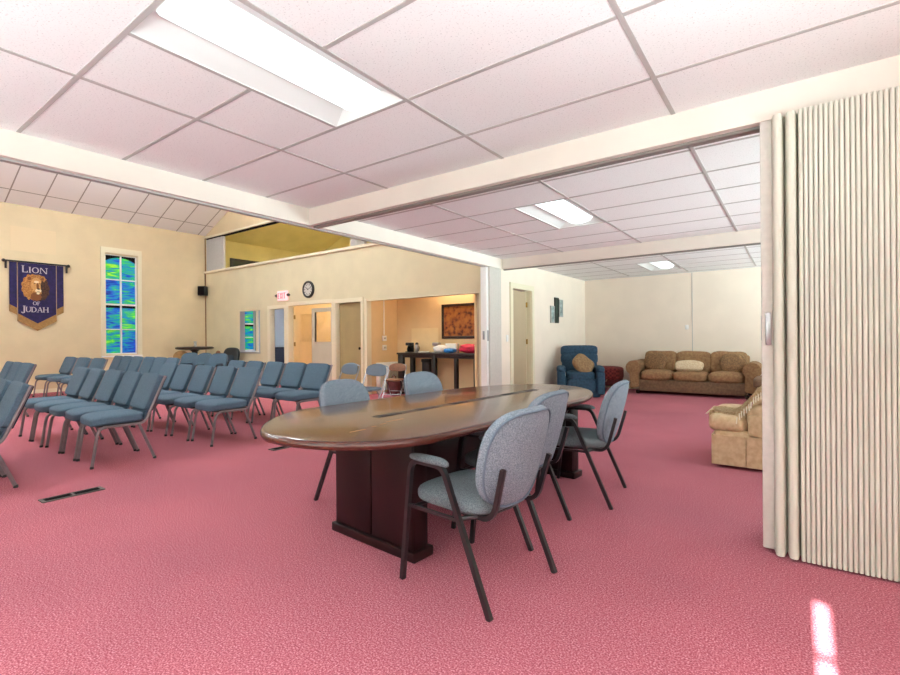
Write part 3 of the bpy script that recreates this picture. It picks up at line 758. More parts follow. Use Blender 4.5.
for k, (x, y, l) in enumerate(((.245, -1.26, .10), (.22, -1.13, .03), (.20, -1.05, .04), (.17, -.93, .13))):
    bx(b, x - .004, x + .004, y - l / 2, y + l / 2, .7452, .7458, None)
obj('scuff_marks', b, mat('scuff', '#C79A62', .5), tb, 0)  # thin tan dashes lying on the tabletop

# ------------------------------------------------------------------ floor vents, wall fittings
for i, (x, y, lb) in enumerate(((-4.61, 1.29, 'metal floor register in the carpet beside the chair rows'), (-4.635, 3.26, 'metal floor register in the carpet behind the table end'))):
    v = thing('floor_vent', lb, 'vent', (x, y, 0), R(90) , 'floor registers in the carpet')
    b = new()
    for q in ((-.20, .20, -.055, -.042), (-.20, .20, .042, .055), (-.20, -.175, -.042, .042), (.175, .20, -.042, .042), (-.008, .008, -.042, .042)): bx(b, *q, 0, .008)
    obj('frame', b, 'ventgrey', v, 0)
    b = new(); bx(b, -.178, .178, -.044, .044, .0005, .003)
    for k in range(22): 
        xx = -.17 + k * .0162
        if abs(xx) > .01: bx(b, xx, xx + .004, -.041, .041, .002, .006)
    obj('grille', b, 'ventdark', v, 0)

sp = thing('loudspeaker', 'small black box speaker high in the hall corner', 'speaker', (-14.20, 7.16, 2.53))
b = new(); rbox(b, -.12, .10, -.10, .08, 0, .28, .015, 2, T(0, 0, 0, 0, 0, R(35))); obj('cabinet', b, 'black', sp)
b = new(); rbox(b, -.10, .08, -.112, -.098, .02, .26, .005, 2, T(0, 0, 0, 0, 0, R(35))); obj('grille', b, 'ventdark', sp)
b = new(); tube(b, [(0, 0, .14), (-.05, .12, .16)], .015, 6); obj('bracket', b, 'black', sp)
b = new(); tube(b, [(HX + .012, HY - .03, 2.8), (HX + .012, HY - .03, 3.2)], .006, 6); tag(obj('cable', b, 'black'), 'thin cable running up the hall corner above the speaker', 'cable')

ck = thing('wall_clock', 'round black rimmed wall clock above the double doors', 'clock', (-9.45, HY, 2.41))
def ydisc(b, r, y0, y1, seg=32, r1=None):
    A = [b.verts.new((r * math.cos(2*PI*k/seg), y0, r * math.sin(2*PI*k/seg))) for k in range(seg)]
    B = [b.verts.new(((r1 or r) * math.cos(2*PI*k/seg), y1, (r1 or r) * math.sin(2*PI*k/seg))) for k in range(seg)]
    b.faces.new(A); b.faces.new(B[::-1])
    for k in range(seg): b.faces.new((A[k], B[k], B[(k+1) % seg], A[(k+1) % seg]))
b = new(); ydisc(b, .205, -.03, 0); obj('case', b, 'black', ck)
b = new()
ring = [(.203, -.028), (.203, -.045), (.18, -.055), (.158, -.045), (.152, -.03)]
rr = [[b.verts.new((r * math.cos(2*PI*k/36), y, r * math.sin(2*PI*k/36))) for k in range(36)] for r, y in ring]
for i in range(len(ring) - 1):
    for k in range(36): b.faces.new((rr[i][k], rr[i][(k+1) % 36], rr[i+1][(k+1) % 36], rr[i+1][k]))
obj('rim', b, 'black', ck)
b = new(); ydisc(b, .156, -.034, -.03); obj('dial', b, 'clockface', ck)
b = new()
for k in range(12):
    a = 2 * PI * k / 12; m_ = T(0, 0, 0, 0, a, 0); bx(b, -.007, .007, -.037, -.034, .105, .145, m_)
obj('hour_marks', b, 'black', ck, 0)
b = new(); bx(b, -.007, .007, -.039, -.036, -.02, .085, T(0, 0, 0, 0, R(-55), 0)); bx(b, -.005, .005, -.042, -.039, -.02, .125, T(0, 0, 0, 0, R(70), 0)); ydisc(b, .012, -.043, -.034, 12); obj('hands', b, 'black', ck, 0)

def letters(b, text, x0, z0, h, y0, y1, wmul=1.0, serif=True, gap=.14, mirror=1, small=None):
    # capital letters from strokes, thick stems and thin bars with small serifs; returns the width
    t, th = .17 * h, .085 * h; x = x0
    def q(px, pz, hh, ww, ox): return (ox + px * ww, z0 + pz * hh)
    for ci, ch in enumerate(text):
        hh = h if (small is None or ci == 0) else h * small
        t, th = .17 * hh, .085 * hh; w = {'I': .17, 'L': .55, 'O': .86, 'N': .82, 'F': .52, 'J': .42, 'U': .74, 'D': .78, 'A': .80, 'H': .80, 'E': .55, 'X': .72, 'T': .66}[ch] * hh * wmul
        def rect(a, c_, e, f): 
            prism(b, [(x + a, z0 + e), (x + c_, z0 + e), (x + c_, z0 + f), (x + a, z0 + f)], 'y', y0, y1)
        def quad(*p): prism(b, [(x + a, z0 + e) for a, e in p], 'y', y0, y1)
        def ser(cx, zz):
            if serif: rect(cx - t * 1.0, cx + t * 1.0, zz, zz + th * .6)
        def ringarc(cx, cz, rx, rz, a0, a1, n=14):
            for k in range(n):
                aa, ab = a0 + (a1 - a0) * k / n, a0 + (a1 - a0) * (k + 1) / n
                f = lambda a, sc: (cx + (rx - sc * (t if abs(math.cos(a)) > .5 else th * 1.3)) * math.cos(a), cz + (rz - sc * th * 1.1) * math.sin(a))
                quad(f(aa, 0), f(ab, 0), f(ab, 1), f(aa, 1))
        if ch == 'I': rect(0, t, 0, hh); ser(t / 2, 0); ser(t / 2, hh - th * .6)
        if ch == 'L': rect(0, t, 0, hh); rect(0, w, 0, th); rect(w - th, w, 0, hh * .25); ser(t / 2, hh - th * .6)
        if ch == 'F': rect(0, t, 0, hh); rect(0, w, hh - th, hh); rect(0, w * .8, hh * .48, hh * .48 + th); rect(w - th, w, hh * .75, hh); ser(t / 2, 0)
        if ch == 'E': rect(0, t, 0, hh); rect(0, w, hh - th, hh); rect(0, w * .8, hh * .46, hh * .46 + th); rect(0, w, 0, th)
        if ch == 'T': rect(w / 2 - t / 2, w / 2 + t / 2, 0, hh); rect(0, w, hh - th * 1.6, hh)
        if ch == 'X': quad((0, 0), (t, 0), (w, hh), (w - t, hh)); quad((w - t, 0), (w, 0), (t, hh), (0, hh))
        if ch == 'O': ringarc(w / 2, hh / 2, w / 2, hh / 2, 0, 2 * PI, 24)
        if ch == 'N': rect(0, th, 0, hh); rect(w - th, w, 0, hh); quad((0, hh), (t, hh), (w, 0), (w - t, 0)); ser(th / 2, 0); ser(w - th / 2, hh - th * .6)
        if ch == 'H': rect(0, t, 0, hh); rect(w - t, w, 0, hh); rect(t, w - t, hh * .48, hh * .48 + th); ser(t/2, 0); ser(w - t/2, 0); ser(t/2, hh - th*.6); ser(w - t/2, hh - th*.6)
        if ch == 'A': quad((0, 0), (th, 0), (w / 2 + th / 2, hh), (w / 2 - th / 2, hh)); quad((w - t, 0), (w, 0), (w / 2 + th, hh), (w / 2 - th, hh)); rect(w * .22, w * .75, hh * .3, hh * .3 + th); ser(th/2, 0); ser(w - t/2, 0)
        if ch == 'D': rect(0, t, 0, hh); ringarc(w * .35, hh / 2, w * .65, hh / 2, -PI / 2, PI / 2, 14); rect(0, w * .36, 0, th); rect(0, w * .36, hh - th, hh)
        if ch == 'U': rect(0, t, hh * .32, hh); rect(w - th, w, hh * .32, hh); ringarc(w / 2, hh * .34, w / 2, hh * .34, PI, 2 * PI, 12); ser(t/2, hh - th*.6); ser(w - th/2, hh - th*.6)
        if ch == 'J': rect(w - t, w, hh * .0, hh); ringarc(w - t * 1.4, hh * .02, t * 1.4, hh * .22, PI, 2 * PI, 8); ser(w - t/2, hh - th*.6)
        x += w + gap * hh
    return x - gap * h - x0

ex = thing('exit_sign', 'pinkish lit exit sign with emergency lamps above the doors', 'sign', (-10.46, HY, 2.19))
b = new(); rbox(b, -.20, .20, -.055, 0, 0, .25, .008); obj('housing', b, 'exitpink', ex)
b = new(); wd = letters(b, 'EXIT', -.165, .05, .15, -.06, -.054, .82, False, .14); obj('lettering', b, 'exitred', ex, 0)
b = new()
for sx in (-1, 1): lathe(b, [(.02, -.02), (.045, .0), (.045, .03), (.02, .05)], 12, (sx * .245, -.04, .12))
obj('lamp_head', b, 'ventgrey', ex)

# banner on the west wall (local x runs along world +Y, local -y faces the hall)
bn = thing('wall_banner', 'purple hanging banner with a lion head and lettering on the tan wall', 'banner', (HX + .03, 3.36, 0), R(90))
b = new(); prism(b, [(-.355, 3.02), (.355, 3.02), (.355, 1.86), (0, 1.63), (-.355, 1.86)], 'y', -.012, 0); obj('centre_panel', b, 'purple', bn, 0)
for sx in (-1, 1): b = new(); prism(b, [(sx * .36, 3.02), (sx * .49, 3.02), (sx * .49, 2.06), (sx * .36, 1.98)], 'y', -.006, 0); obj('side_panel', b, 'purple', bn, 0)
b = new(); prism(b, [(-.355, 1.86), (0, 1.63), (.355, 1.86), (.355, 1.69), (0, 1.46), (-.355, 1.69)][::-1], 'y', -.012, 0)
for sx in (-1, 1): prism(b, [(sx * .36, 1.98), (sx * .49, 2.06), (sx * .49, 1.90), (sx * .36, 1.82)], 'y', -.006, 0)
obj('gold_hem', b, 'gold', bn, 0)
for sx in (-1, 1): b = new(); bx(b, sx * .352 - .006, sx * .352 + .006, -.015, -.005, 1.70, 3.02); obj('gold_cord', b, 'goldline', bn, 0)
b = new(); tube(b, [(-.57, -.02, 3.04), (.57, -.02, 3.04)], .018, 8)
for sx in (-1, 1): lathe(b, [(.02, -.03), (.035, -.01), (.035, .02), (.015, .04)], 10, (sx * .585, -.02, 3.03)); tube(b, [(sx * .55, -.02, 3.03), (sx * .55, -.02, 2.86)], .022, 6)
obj('rod', b, 'black', bn)
b = new()
w1 = letters(b, 'LION', -.27, 2.80, .16, -.017, -.012, 1.12, True, .16, small=.84)
letters(b, 'OF', -.085, 2.055, .085, -.017, -.012, 1.0, True, .12)
letters(b, 'JUDAH', -.285, 1.89, .145, -.017, -.012, .98, True, .10, small=.84)
obj('lettering', b, 'silverletter', bn, 0)
# lion head, turned three quarters
ln = bpy.data.objects.new('lion_head', None); COL.objects.link(ln); ln.parent = bn; ln.location = (-.055, 0, 2.47); ln.scale = (.92, 1, .90)
def blob(name, m, cx, cz, rx, rz, y, lob=0, nl=9, ph=0, th=.004, n=40, rot=0):
    b = new(); pts = []
    for k in range(n):
        a = 2 * PI * k / n; r = 1 + lob * math.sin(nl * a + ph) + lob * .6 * math.sin((nl * 2 + 1) * a + 1.3)
        x, z = rx * r * math.cos(a), rz * r * math.sin(a)
        pts.append((cx + x * math.cos(rot) - z * math.sin(rot), cz + x * math.sin(rot) + z * math.cos(rot)))
    prism(b, pts, 'y', -.0125 - y - th, -.0125 - y); return obj(name, b, m, ln, 0)
blob('dark_mane', 'lionmane_dark', .10, -.04, .20, .31, .000, .05, 11)
blob('mane', 'lionmane', -.05, .0, .20, .33, .002, .05, 13, 1)
blob('mane_crown', 'lionmane', .04, .22, .19, .11, .0025, .06, 9, 2)
blob('mane_beard', 'lionbrown', .03, -.24, .11, .11, .003, .07, 9, 2)
blob('face', 'lionface', .045, .06, .115, .19, .005, .015, 5, rot=.1)
blob('ear', 'lionbrown', -.10, .22, .035, .045, .006, .02, 5)
blob('ear', 'lionbrown', .16, .22, .03, .04, .006, .02, 5)
blob('brow', 'lionlight', .04, .14, .05, .03, .0065, .02, 5)
blob('eye', 'liondark', .0, .095, .018, .010, .0075); blob('eye', 'liondark', .105, .095, .016, .010, .0075)
blob('nose_bridge', 'lionbrown', .062, .03, .024, .085, .0072)
blob('muzzle', 'lionlight', .075, -.085, .06, .05, .008, .01, 5)
blob('nose', 'liondark', .08, -.04, .03, .018, .011)
blob('mouth', 'liondark', .075, -.115, .035, .008, .011)
blob('chin', 'lionlight', .07, -.15, .03, .03, .0085)
blob('shade_side', 'lionmane_dark', .155, .03, .035, .15, .006, .04, 7)

# lounge wall art and fittings
for i, (y, z, h, m, lb) in enumerate(((9.50, 1.52, .36, 'clockface', 'small pale framed print, lowest of three on the lounge wall'), (9.72, 1.52, .55, 'navy', 'tall dark framed print, middle of three on the lounge wall'), (9.95, 1.66, .38, 'clockface', 'small pale framed print, highest of three on the lounge wall'))):
    f = thing('wall_picture', lb, 'picture', (-4.165, y, z), 0, 'three small prints on the lounge wall')
    b = new(); w = .10
    for q in ((-w, -w + .018, 0, h), (w - .018, w, 0, h), (-w, w, 0, .018), (-w, w, h - .018, h)): bx(b, -.012, .014, *q)
    obj('frame', b, 'alu' if m != 'navy' else 'black', f, 0)
    b = new(); bx(b, -.012, .006, -w + .018, w - .018, .018, h - .018); obj('print', b, mat('print_%d' % i, '#9FB0AE' if m != 'navy' else '#22382F', .5, .35, 14), f, 0)
b = new(); rbox(b, -4.18, -4.168, 7.50, 7.57, 1.14, 1.26, .004); sw = tag(obj('light_switch', b, 'white'), 'cream light switch plate beside the lounge door', 'switch')
b = new(); rbox(b, -1.93, -1.86, LY - .012, LY, 1.36, 1.46, .004); tag(obj('wall_outlet', b, 'white'), 'small cream wall plate on the sofa wall beside the seam', 'outlet')
cd = thing('conduit', 'thin white surface conduit on the kitchen nook wall with boxes', 'conduit', (-7.5, 7.83, 0))
b = new(); bx(b, 0, .018, -.012, .012, 1.3, 2.6); obj('raceway', b, 'white', cd, 0)
for z in (1.22, 1.01):
    b = new(); rbox(b, 0, .035, -.06, .06, z - .06, z + .06, .006); bo = obj('outlet_box', b, 'white', cd)
    b = new(); bx(b, .034, .038, -.03, -.015, z - .02, z + .02); bx(b, .034, .038, .015, .03, z - .02, z + .02); obj('socket', b, 'ventgrey', bo, 0)

# ------------------------------------------------------------------ kitchen nook
ht = thing('radiator', 'white slatted wall heater beside the kitchen nook table', 'heater', (-7.5, 7.92, 0))
b = new(); rbox(b, 0, .11, -.35, .35, .06, .68, .012); obj('casing', b, 'white', ht)
b = new()
for k in range(12): bx(b, .108, .125, -.31 + k * .053, -.285 + k * .053, .12, .60)
obj('fins', b, 'trimw', ht, 0)
for y in (-.3, .3): b = new(); bx(b, .01, .10, y - .02, y + .02, 0, .06); obj('foot', b, 'white', ht, 0)
kt = thing('serving_table', 'tall dark wood serving table in the kitchen nook', 'table', (0, 0, 0))
b = new(); rbox(b, -7.02, -4.9, 7.72, 8.24, .865, .905, .006); obj('top', b, 'blacktable', kt)
b = new(); bx(b, -6.97, -4.95, 7.78, 7.80, .80, .865); bx(b, -6.97, -4.95, 8.17, 8.19, .80, .865); obj('apron', b, 'blacktable', kt, 0)
for x, y, w in ((-6.95, 7.80, .07), (-6.04, 7.80, .05), (-5.47, 7.78, .035), (-6.95, 8.18, .05), (-5.0, 8.18, .05), (-5.0, 7.80, .05)):
    b = new(); rbox(b, x - w, x + w, y - .04, y + .04, 0, .865, .006); obj('leg', b, 'blacktable', kt)
b = new(); rbox(b, -5.62, -5.32, 7.74, 7.80, .80, .85, .005); obj('bracket', b, 'black', kt)
pf = thing('framed_picture', 'dark framed brown leafy picture on the kitchen nook wall', 'picture', (-5.72, 8.28, 1.57))
b = new(); w, h, e = .46, .37, .055
for q in ((-w, -w + e, -h, h), (w - e, w, -h, h), (-w, w, -h, -h + e), (-w, w, h - e, h)): rbox(b, q[0], q[1], -.04, 0, q[2], q[3], .008)
obj('frame', b, 'darkwood', pf)
b = new(); bx(b, -w + e, w - e, -.018, -.005, -h + e, h - e); obj('canvas', b, 'tapestry', pf, 0)
def coffee(label, x, y, m):
    t = thing('coffee_maker', label, 'appliance', (x, y, .905), R(10), 'coffee makers on the serving table'); t.scale = (.75, .75, .72)
    b = new(); rbox(b, -.09, .09, -.11, .10, 0, .03, .008); rbox(b, -.09, .09, .03, .10, .03, .28, .01); rbox(b, -.09, .09, -.10, .10, .21, .30, .015); obj('body', b, m, t)
    b = new(); lathe(b, [(.05, 0), (.065, .03), (.062, .09), (.045, .13), (.05, .145)], 16, (0, -.04, .033)); cf = obj('carafe', b, 'ventdark', t)
    b = new(); tube(b, arc((0, -.10, .14), (0, -.15, .13), (0, -.105, .06), 6), .008, 6); obj('handle', b, 'black', cf)
coffee('dark coffee maker at the wall end of the serving table', -6.88, 8.0, 'black')
coffee('steel coffee maker near the middle of the serving table', -6.15, 8.02, 'steel')
ur = thing('thermos_jug', 'steel and brown thermos jug on the serving table', 'jug', (-6.66, 7.98, .905)); ur.scale = (.75, .75, .75)
b = new(); lathe(b, [(.06, 0), (.07, .02), (.07, .18), (.05, .23)], 18); obj('body', b, 'steel', ur)
b = new(); lathe(b, [(.05, .23), (.055, .25), (.03, .29)], 18); obj('lid', b, 'black', ur)
b = new(); tube(b, arc((.065, 0, .19), (.13, 0, .16), (.07, 0, .05), 6), .009, 6); obj('handle', b, 'oldwood', ur)
b = new(); lathe(b, [(.02, 0), (.11, .006), (.125, .025), (.12, .03)], 20, (-6.36, 7.84, .905)); tag(obj('paper_plates', b, 'white'), 'stack of white paper plates on the serving table', 'plates')
b = new(); cushion(b, .30, .24, .13, 3.4, .25, 8, T(-5.96, 7.92, .986), .06, 3); tag(obj('plastic_bag', b, 'white'), 'crumpled white plastic bag on the serving table', 'bag')
b = new(); rbox(b, -5.98, -5.70, 8.10, 8.22, .905, 1.1, .01); tag(obj('white_box', b, 'white'), 'white box behind the plastic bag on the serving table', 'box')
b = new(); cushion(b, .25, .20, .08, 3.2, .2, 8, T(-5.66, 7.84, .958), .08, 5); tag(obj('paper_napkins', b, 'bluebag'), 'bright blue packet of napkins on the serving table', 'packet')
b = new(); cushion(b, .48, .30, .15, 3.2, .3, 8, T(-5.25, 7.98, .996), .07, 8); tag(obj('cloth_bundle', b, 'red'), 'pink red folded cloth bundle on the serving table', 'cloth')
bn2 = thing('waste_bin', 'tall black waste bin under the serving table', 'bin', (-6.38, 8.02, 0))
b = new(); prism(b, [(-.10, -.09), (.10, -.09), (.10, .09), (-.10, .09)], 'z', 0, .70); obj('body', b, 'black', bn2, 0)
b = new(); rbox(b, -.115, .115, -.105, .105, .70, .77, .015); obj('lid', b, 'black', bn2)
bg = thing('tote_bag', 'dark red tote bag on the floor beside the heater', 'bag', (-6.92, 7.52, 0))
b = new(); cushion(b, .30, .16, .34, 3.5, 0, 8, T(0, 0, .17), .04, 2); obj('body', b, 'darkred', bg)
b = new(); tube(b, arc((-.08, 0, .32), (0, 0, .55), (.08, 0, .32), 8), .009, 6); obj('strap', b, 'darkred', bg)

def folding_chair(label, loc, rz, pad, frame, group):
    t = thing('folding_chair', label, 'chair', loc, rz, group)
    b = new(); cushion(b, .40, .40, .05, 4, .15, 8, T(0, -.06, .435)); obj('seat', b, pad, t)
    b = new(); cushion(b, .42, .03, .17, 3, 0, 8, T(0, .20, .70, R(-12)))
    for v in b.verts:
        v.co.y -= .035 * (v.co.x / .21) ** 2; v.co.z += .03 * (1 - (v.co.x / .21) ** 2) * (1 if v.co.z > .7 else 0)
    obj('backrest', b, pad, t)
    for sx in (-1, 1):
        x = sx * .215
        b = new(); tube(b, [(x, -.24, 0), (x, .10, .50), (x, .19, .70), (x * .95, .215, .765)], .011, 6); obj('leg', b, frame, t)
        b = new(); tube(b, [(x * .9, .24, 0), (x * .9, -.05, .42), (x * .9, -.16, .43)], .011, 6); obj('leg', b, frame, t)
    b = new(); tube(b, arc((-.204, .215, .765), (0, .23, .83), (.204, .215, .765), 8), .011, 6); tube(b, [(-.19, .13, .15), (.19, .13, .15)], .008, 6); tube(b, [(-.215, -.17, .1), (.215, -.17, .1)], .008, 6); obj('top_rail', b, frame, t)
    return t
G4 = 'grey folding chairs before the kitchen nook'
folding_chair('grey padded folding chair before the olive door', (-6.02, 5.28, 0), R(-4), 'foldpad', 'steel', G4)
folding_chair('grey padded folding chair before the white heater', (-5.35, 5.25, 0), R(4), 'foldpad', 'steel', G4)
folding_chair('brown folding chair standing at the end of the serving table', (-6.62, 7.22, 0), R(20), 'brownpad', 'steel', None).scale = (.88, .88, .86)

# ------------------------------------------------------------------ hall corner
pt = thing('pedestal_table', 'tall dark pedestal table in the far hall corner', 'table', (-13.62, 6.62, 0))
b = new(); lathe(b, [(.42, -.02), (.48, .0), (.48, .04), (.44, .06)], 28, (0, 0, .97)); obj('top', b, 'darkwood', pt)
b = new(); lathe(b, [(.10, 0), (.07, .12), (.055, .5), (.075, .85), (.16, .93)], 16, (0, 0, .04)); obj('column', b, 'darkwood', pt)
b = new(); lathe(b, [(.2, 0), (.2, .03), (.1, .06)], 24); obj('base', b, 'darkwood', pt)
b = new(); lathe(b, [(.03, 0), (.045, .03), (.03, .1), (.05, .15)], 14, (-13.55, 6.6, 1.03)); tag(obj('vase', b, 'clockface'), 'small pale vase standing on the corner pedestal table', 'vase')
def wood_chair(label, loc, rz, m):
    t = thing('wooden_chair', label, 'chair', loc, rz)
    b = new(); rbox(b, -.22, .22, -.22, .20, .42, .46, .015); obj('seat', b, m, t)
    b = new(); pts = [(-.21, .46)] + [(-.21 * math.cos(a), .72 + .2 * math.sin(a)) for a in [PI * k / 12 for k in range(13)]] + [(.21, .46)]
    prism(b, pts, 'y', .18, .21); obj('backrest', b, m, t)
    for x in (-.19, .19):
        for y in (-.19, .17): b = new(); tube(b, [(x, y, .42), (x * 1.08, y * 1.1, 0)], .018, 6); obj('leg', b, m, t)
wood_chair('tan wooden chair with a rounded back against the banner wall corner', (-14.02, 6.42, 0), R(60), 'tanwood')
wood_chair('brown wooden chair with a rounded back behind the blue corner armchairs', (-12.95, 6.72, 0), R(-10), 'oldwood')
ac = thing('padded_armchair', 'black padded armchair standing below the inner window', 'chair', (-12.3, 6.72, 0), R(14))
b = new(); cushion(b, .52, .50, .14, 4, .2, 8, T(0, -.04, .42)); obj('seat', b, 'leather', ac)
b = new(); cushion(b, .56, .12, .58, 3.4, 0, 9, T(0, .25, .72, R(-12))); bk = obj('backrest', b, 'leather', ac)
b = new(); cushion(b, .36, .06, .30, 3.2, 0, 7, T(0, .185, .66, R(-12))); obj('pad', b, 'gasket', bk)
for sx in (-1, 1):
    b = new(); tube(b, [(sx * .29, -.22, 0), (sx * .29, -.22, .56), (sx * .29, -.16, .62), (sx * .29, .22, .64)], .024, 8); obj('armrest', b, 'black', ac)
    b = new(); tube(b, [(sx * .29, .22, .62), (sx * .28, .27, 0)], .02, 8); obj('leg', b, 'black', ac)
nv = thing('cabinet', 'navy blue cabinet in the blue side room seen through the doorway', 'cabinet', (-13.95, 9.9, 0))
b = new(); rbox(b, -.34, .30, -.75, .75, 0, .92, .01); obj('body', b, 'navy', nv)
b = new(); rbox(b, -.36, .33, -.78, .78, .92, .95, .006); obj('top', b, 'navy', nv)
for y in (-.74, .01):
    b = new(); rbox(b, .30, .318, y, y + .73, .04, .90, .004); dd = obj('door', b, 'navy', nv)
    b = new(); tube(b, [(.335, y + .36, .5), (.335, y + .36, .62)], .008, 6); obj('handle', b, 'steel', dd)
ch = thing('coat_hook', 'small dark coat hook rail on the blue side room wall', 'hook', (HX, 9.45, 1.60))
b = new(); bx(b, 0, .02, -.14, .14, -.03, .03); obj('rail', b, 'ventgrey', ch, 0)
b = new()
for y in (-.09, 0, .09): tube(b, [(.02, y, 0), (.07, y, -.02), (.08, y, .03)], .008, 6)
obj('hooks', b, 'ventgrey', ch)
b = new()
vs = [b.verts.new((x, y, roofz(x) - .03)) for x, y in ((HX, HY + .12), (-9.3, HY + .12), (-9.3, LY), (HX, LY))]; b.faces.new(vs)
vs = [b.verts.new((x, y, roofz(x) - .03)) for x, y in ((-9.3, HY + .12), (-4.3, HY + .12), (-4.3, LY), (-9.3, LY))]; b.faces.new(vs)
struct(obj('ceiling_loft', b, 'wall_yellow', smooth=0))
b = new(); prism(b, [(HX, 2.74), (-4.3, 2.74), (-4.3, roofz(-4.3)), (-9.3, roofz(-9.3)), (HX, roofz(HX))], 'y', LY, LY + .1); struct(obj('wall_loft_north', b, 'wall_yellow', smooth=0))
lf = thing('loft_screen', 'dark framed screen on the yellow loft wall', 'screen', (HX + .01, 8.55, 3.16))
b = new(); rbox(b, 0, .06, -.50, .50, 0, .62, .01); obj('frame', b, 'black', lf)
b = new(); bx(b, .06, .064, -.42, .42, .08, .54); obj('panel', b, mat('screen', '#3A4440', .2), lf, 0)

# ------------------------------------------------------------------ lounge furniture
rc = thing('recliner', 'blue upholstered recliner facing the room near the lounge door', 'armchair', (-3.61, 9.60, 0), R(24)); rc.scale = (.95, .92, 1)
b = new(); rbox(b, -.40, .40, -.38, .36, .0, .38, .04, 3); obj('base', b, 'recl', rc)
b = new(); cushion(b, .60, .66, .20, 4, .25, 9, T(0, -.12, .42)); obj('seat', b, 'recl', rc)
b = new(); cushion(b, .58, .13, .26, 4, .1, 8, T(0, -.41, .24)); obj('footrest', b, 'recl', rc)
b = new()
for k, (z, h, w) in enumerate(((.58, .26, .76), (.755, .22, .80), (.915, .22, .80))): cushion(b, w, .24, h, 5, .0, 8, T(0, .18 + (z - .5) * .28, z, R(-15)))
obj('backrest', b, 'recl', rc)
for sx in (-1, 1):
    b = new(); rbox(b, sx * .40 - .085, sx * .40 + .085, -.44, .32, .06, .52, .04, 3); ar = obj('armrest', b, 'recl', rc)
    b = new(); cushion(b, .20, .74, .13, 3, .2, 8, T(sx * .40, -.07, .55)); obj('arm_pad', b, 'recl', ar)
b = new(); tube(b, [(.49, -.2, .30), (.53, -.2, .32), (.53, -.32, .36)], .012, 6); obj('lever', b, 'oldwood', rc)
b = new(); cushion(b, .44, .17, .40, 2.7, 0, 9, T(-3.47, 9.42, .66, R(-42), R(38), R(24)), .04, 4); tag(obj('throw_pillow', b, 'pillowbrown'), 'brown throw pillow lying on the blue recliner seat', 'pillow')
ot = thing('ottoman', 'dark red woven ottoman between the recliner and the sofa', 'ottoman', (-3.52, 11.08, 0), R(2))
b = new(); rbox(b, -.31, .31, -.25, .25, .10, .36, .03, 3); obj('base', b, 'darkred', ot)
b = new(); cushion(b, .68, .56, .30, 6, .12, 10, T(0, 0, .37))
for v in b.verts: v.co.z -= .012 * (math.cos(v.co.x * 46) * math.cos(v.co.y * 46) > .7)
obj('seat', b, 'plaid', ot)
for x in (-.26, .26):
    for y in (-.2, .2): b = new(); tube(b, [(x, y, .12), (x * 1.05, y * 1.05, 0)], .025, 8); obj('leg', b, 'darkwood', ot)

def scroll_arm(b, x, y0, y1, ztop, r, w):
    # rolled arm: upright slab topped by a fat roll turning outward, running front to back
    prof = []
    for k in range(15):
        a = R(-50) + R(280) * k / 14
        prof.append((x + r * math.cos(a), ztop - r + r * math.sin(a)))
    sgn = 1 if x > 0 else -1
    prof = [(sgn * (abs(x) + r * math.cos(a)), ztop - r + r * math.sin(a)) for a in [R(-60) + R(285) * k / 16 for k in range(17)]]
    prof += [(sgn * (abs(x) - w), .14), (sgn * (abs(x) + w * .55), .10)]
    prism(b, prof, 'y', y0, y1)
    bmesh.ops.recalc_face_normals(b, faces=b.faces[:])
sf = thing('sofa', 'long brown three seat sofa with rolled arms against the lounge wall', 'sofa', (-1.72, 11.02, 0), 0)
b = new(); rbox(b, -.98, .98, -.42, .40, .06, .30, .02, 2); obj('base', b, 'sofadark', sf)
b = new(); rbox(b, -1.0, 1.0, .22, .44, .25, .82, .05, 3); obj('back_frame', b, 'sofa', sf)
for k in (-1, 0, 1):
    b = new(); cushion(b, .645, .66, .20, 4, .3, 9, T(k * .645, -.13, .385), .015, k + 2); obj('seat_cushion', b, 'sofa', sf)
    b = new(); cushion(b, .665, .22, .47, 5.5, .0, 9, T(k * .645, .17, .655, R(-14)), .02, k + 9); obj('back_cushion', b, 'sofa', sf)
for sx in (-1, 1):
    b = new(); scroll_arm(b, sx * 1.08, -.46, .42, .70, .155, .12); bmesh.ops.bevel(b, geom=[e for e in b.edges if len(e.link_faces) == 2 and e.calc_face_angle(0) > 1.2], offset=.015, segments=2, affect='EDGES'); obj('armrest', b, 'sofa', sf)
for x in (-1.0, 1.0):
    for y in (-.38, .36): b = new(); lathe(b, [(.03, 0), (.04, .03), (.04, .07)], 10, (x, y, 0)); obj('foot', b, 'darkwood', sf)
b = new(); cushion(b, .52, .13, .24, 3.6, .0, 9, T(-1.74, 10.80, .60, R(-38), 0, R(2)), .03, 3); tag(obj('throw_pillow', b, 'pillow'), 'cream throw pillow in the middle of the brown sofa', 'pillow')
b = new(); cushion(b, .44, .17, .42, 2.5, 0, 9, T(-2.42, 10.96, .66, R(-24), R(8), R(-8)), .03, 6); tag(obj('throw_pillow', b, 'pillowpat'), 'brown patterned throw pillow on the ottoman end of the sofa', 'pillow')
b = new(); cushion(b, .46, .17, .42, 2.5, 0, 9, T(-.98, 10.93, .66, R(-24), R(-10), R(10)), .03, 8); tag(obj('throw_pillow', b, 'pillowpat'), 'brown patterned throw pillow on the partition end of the sofa', 'pillow')

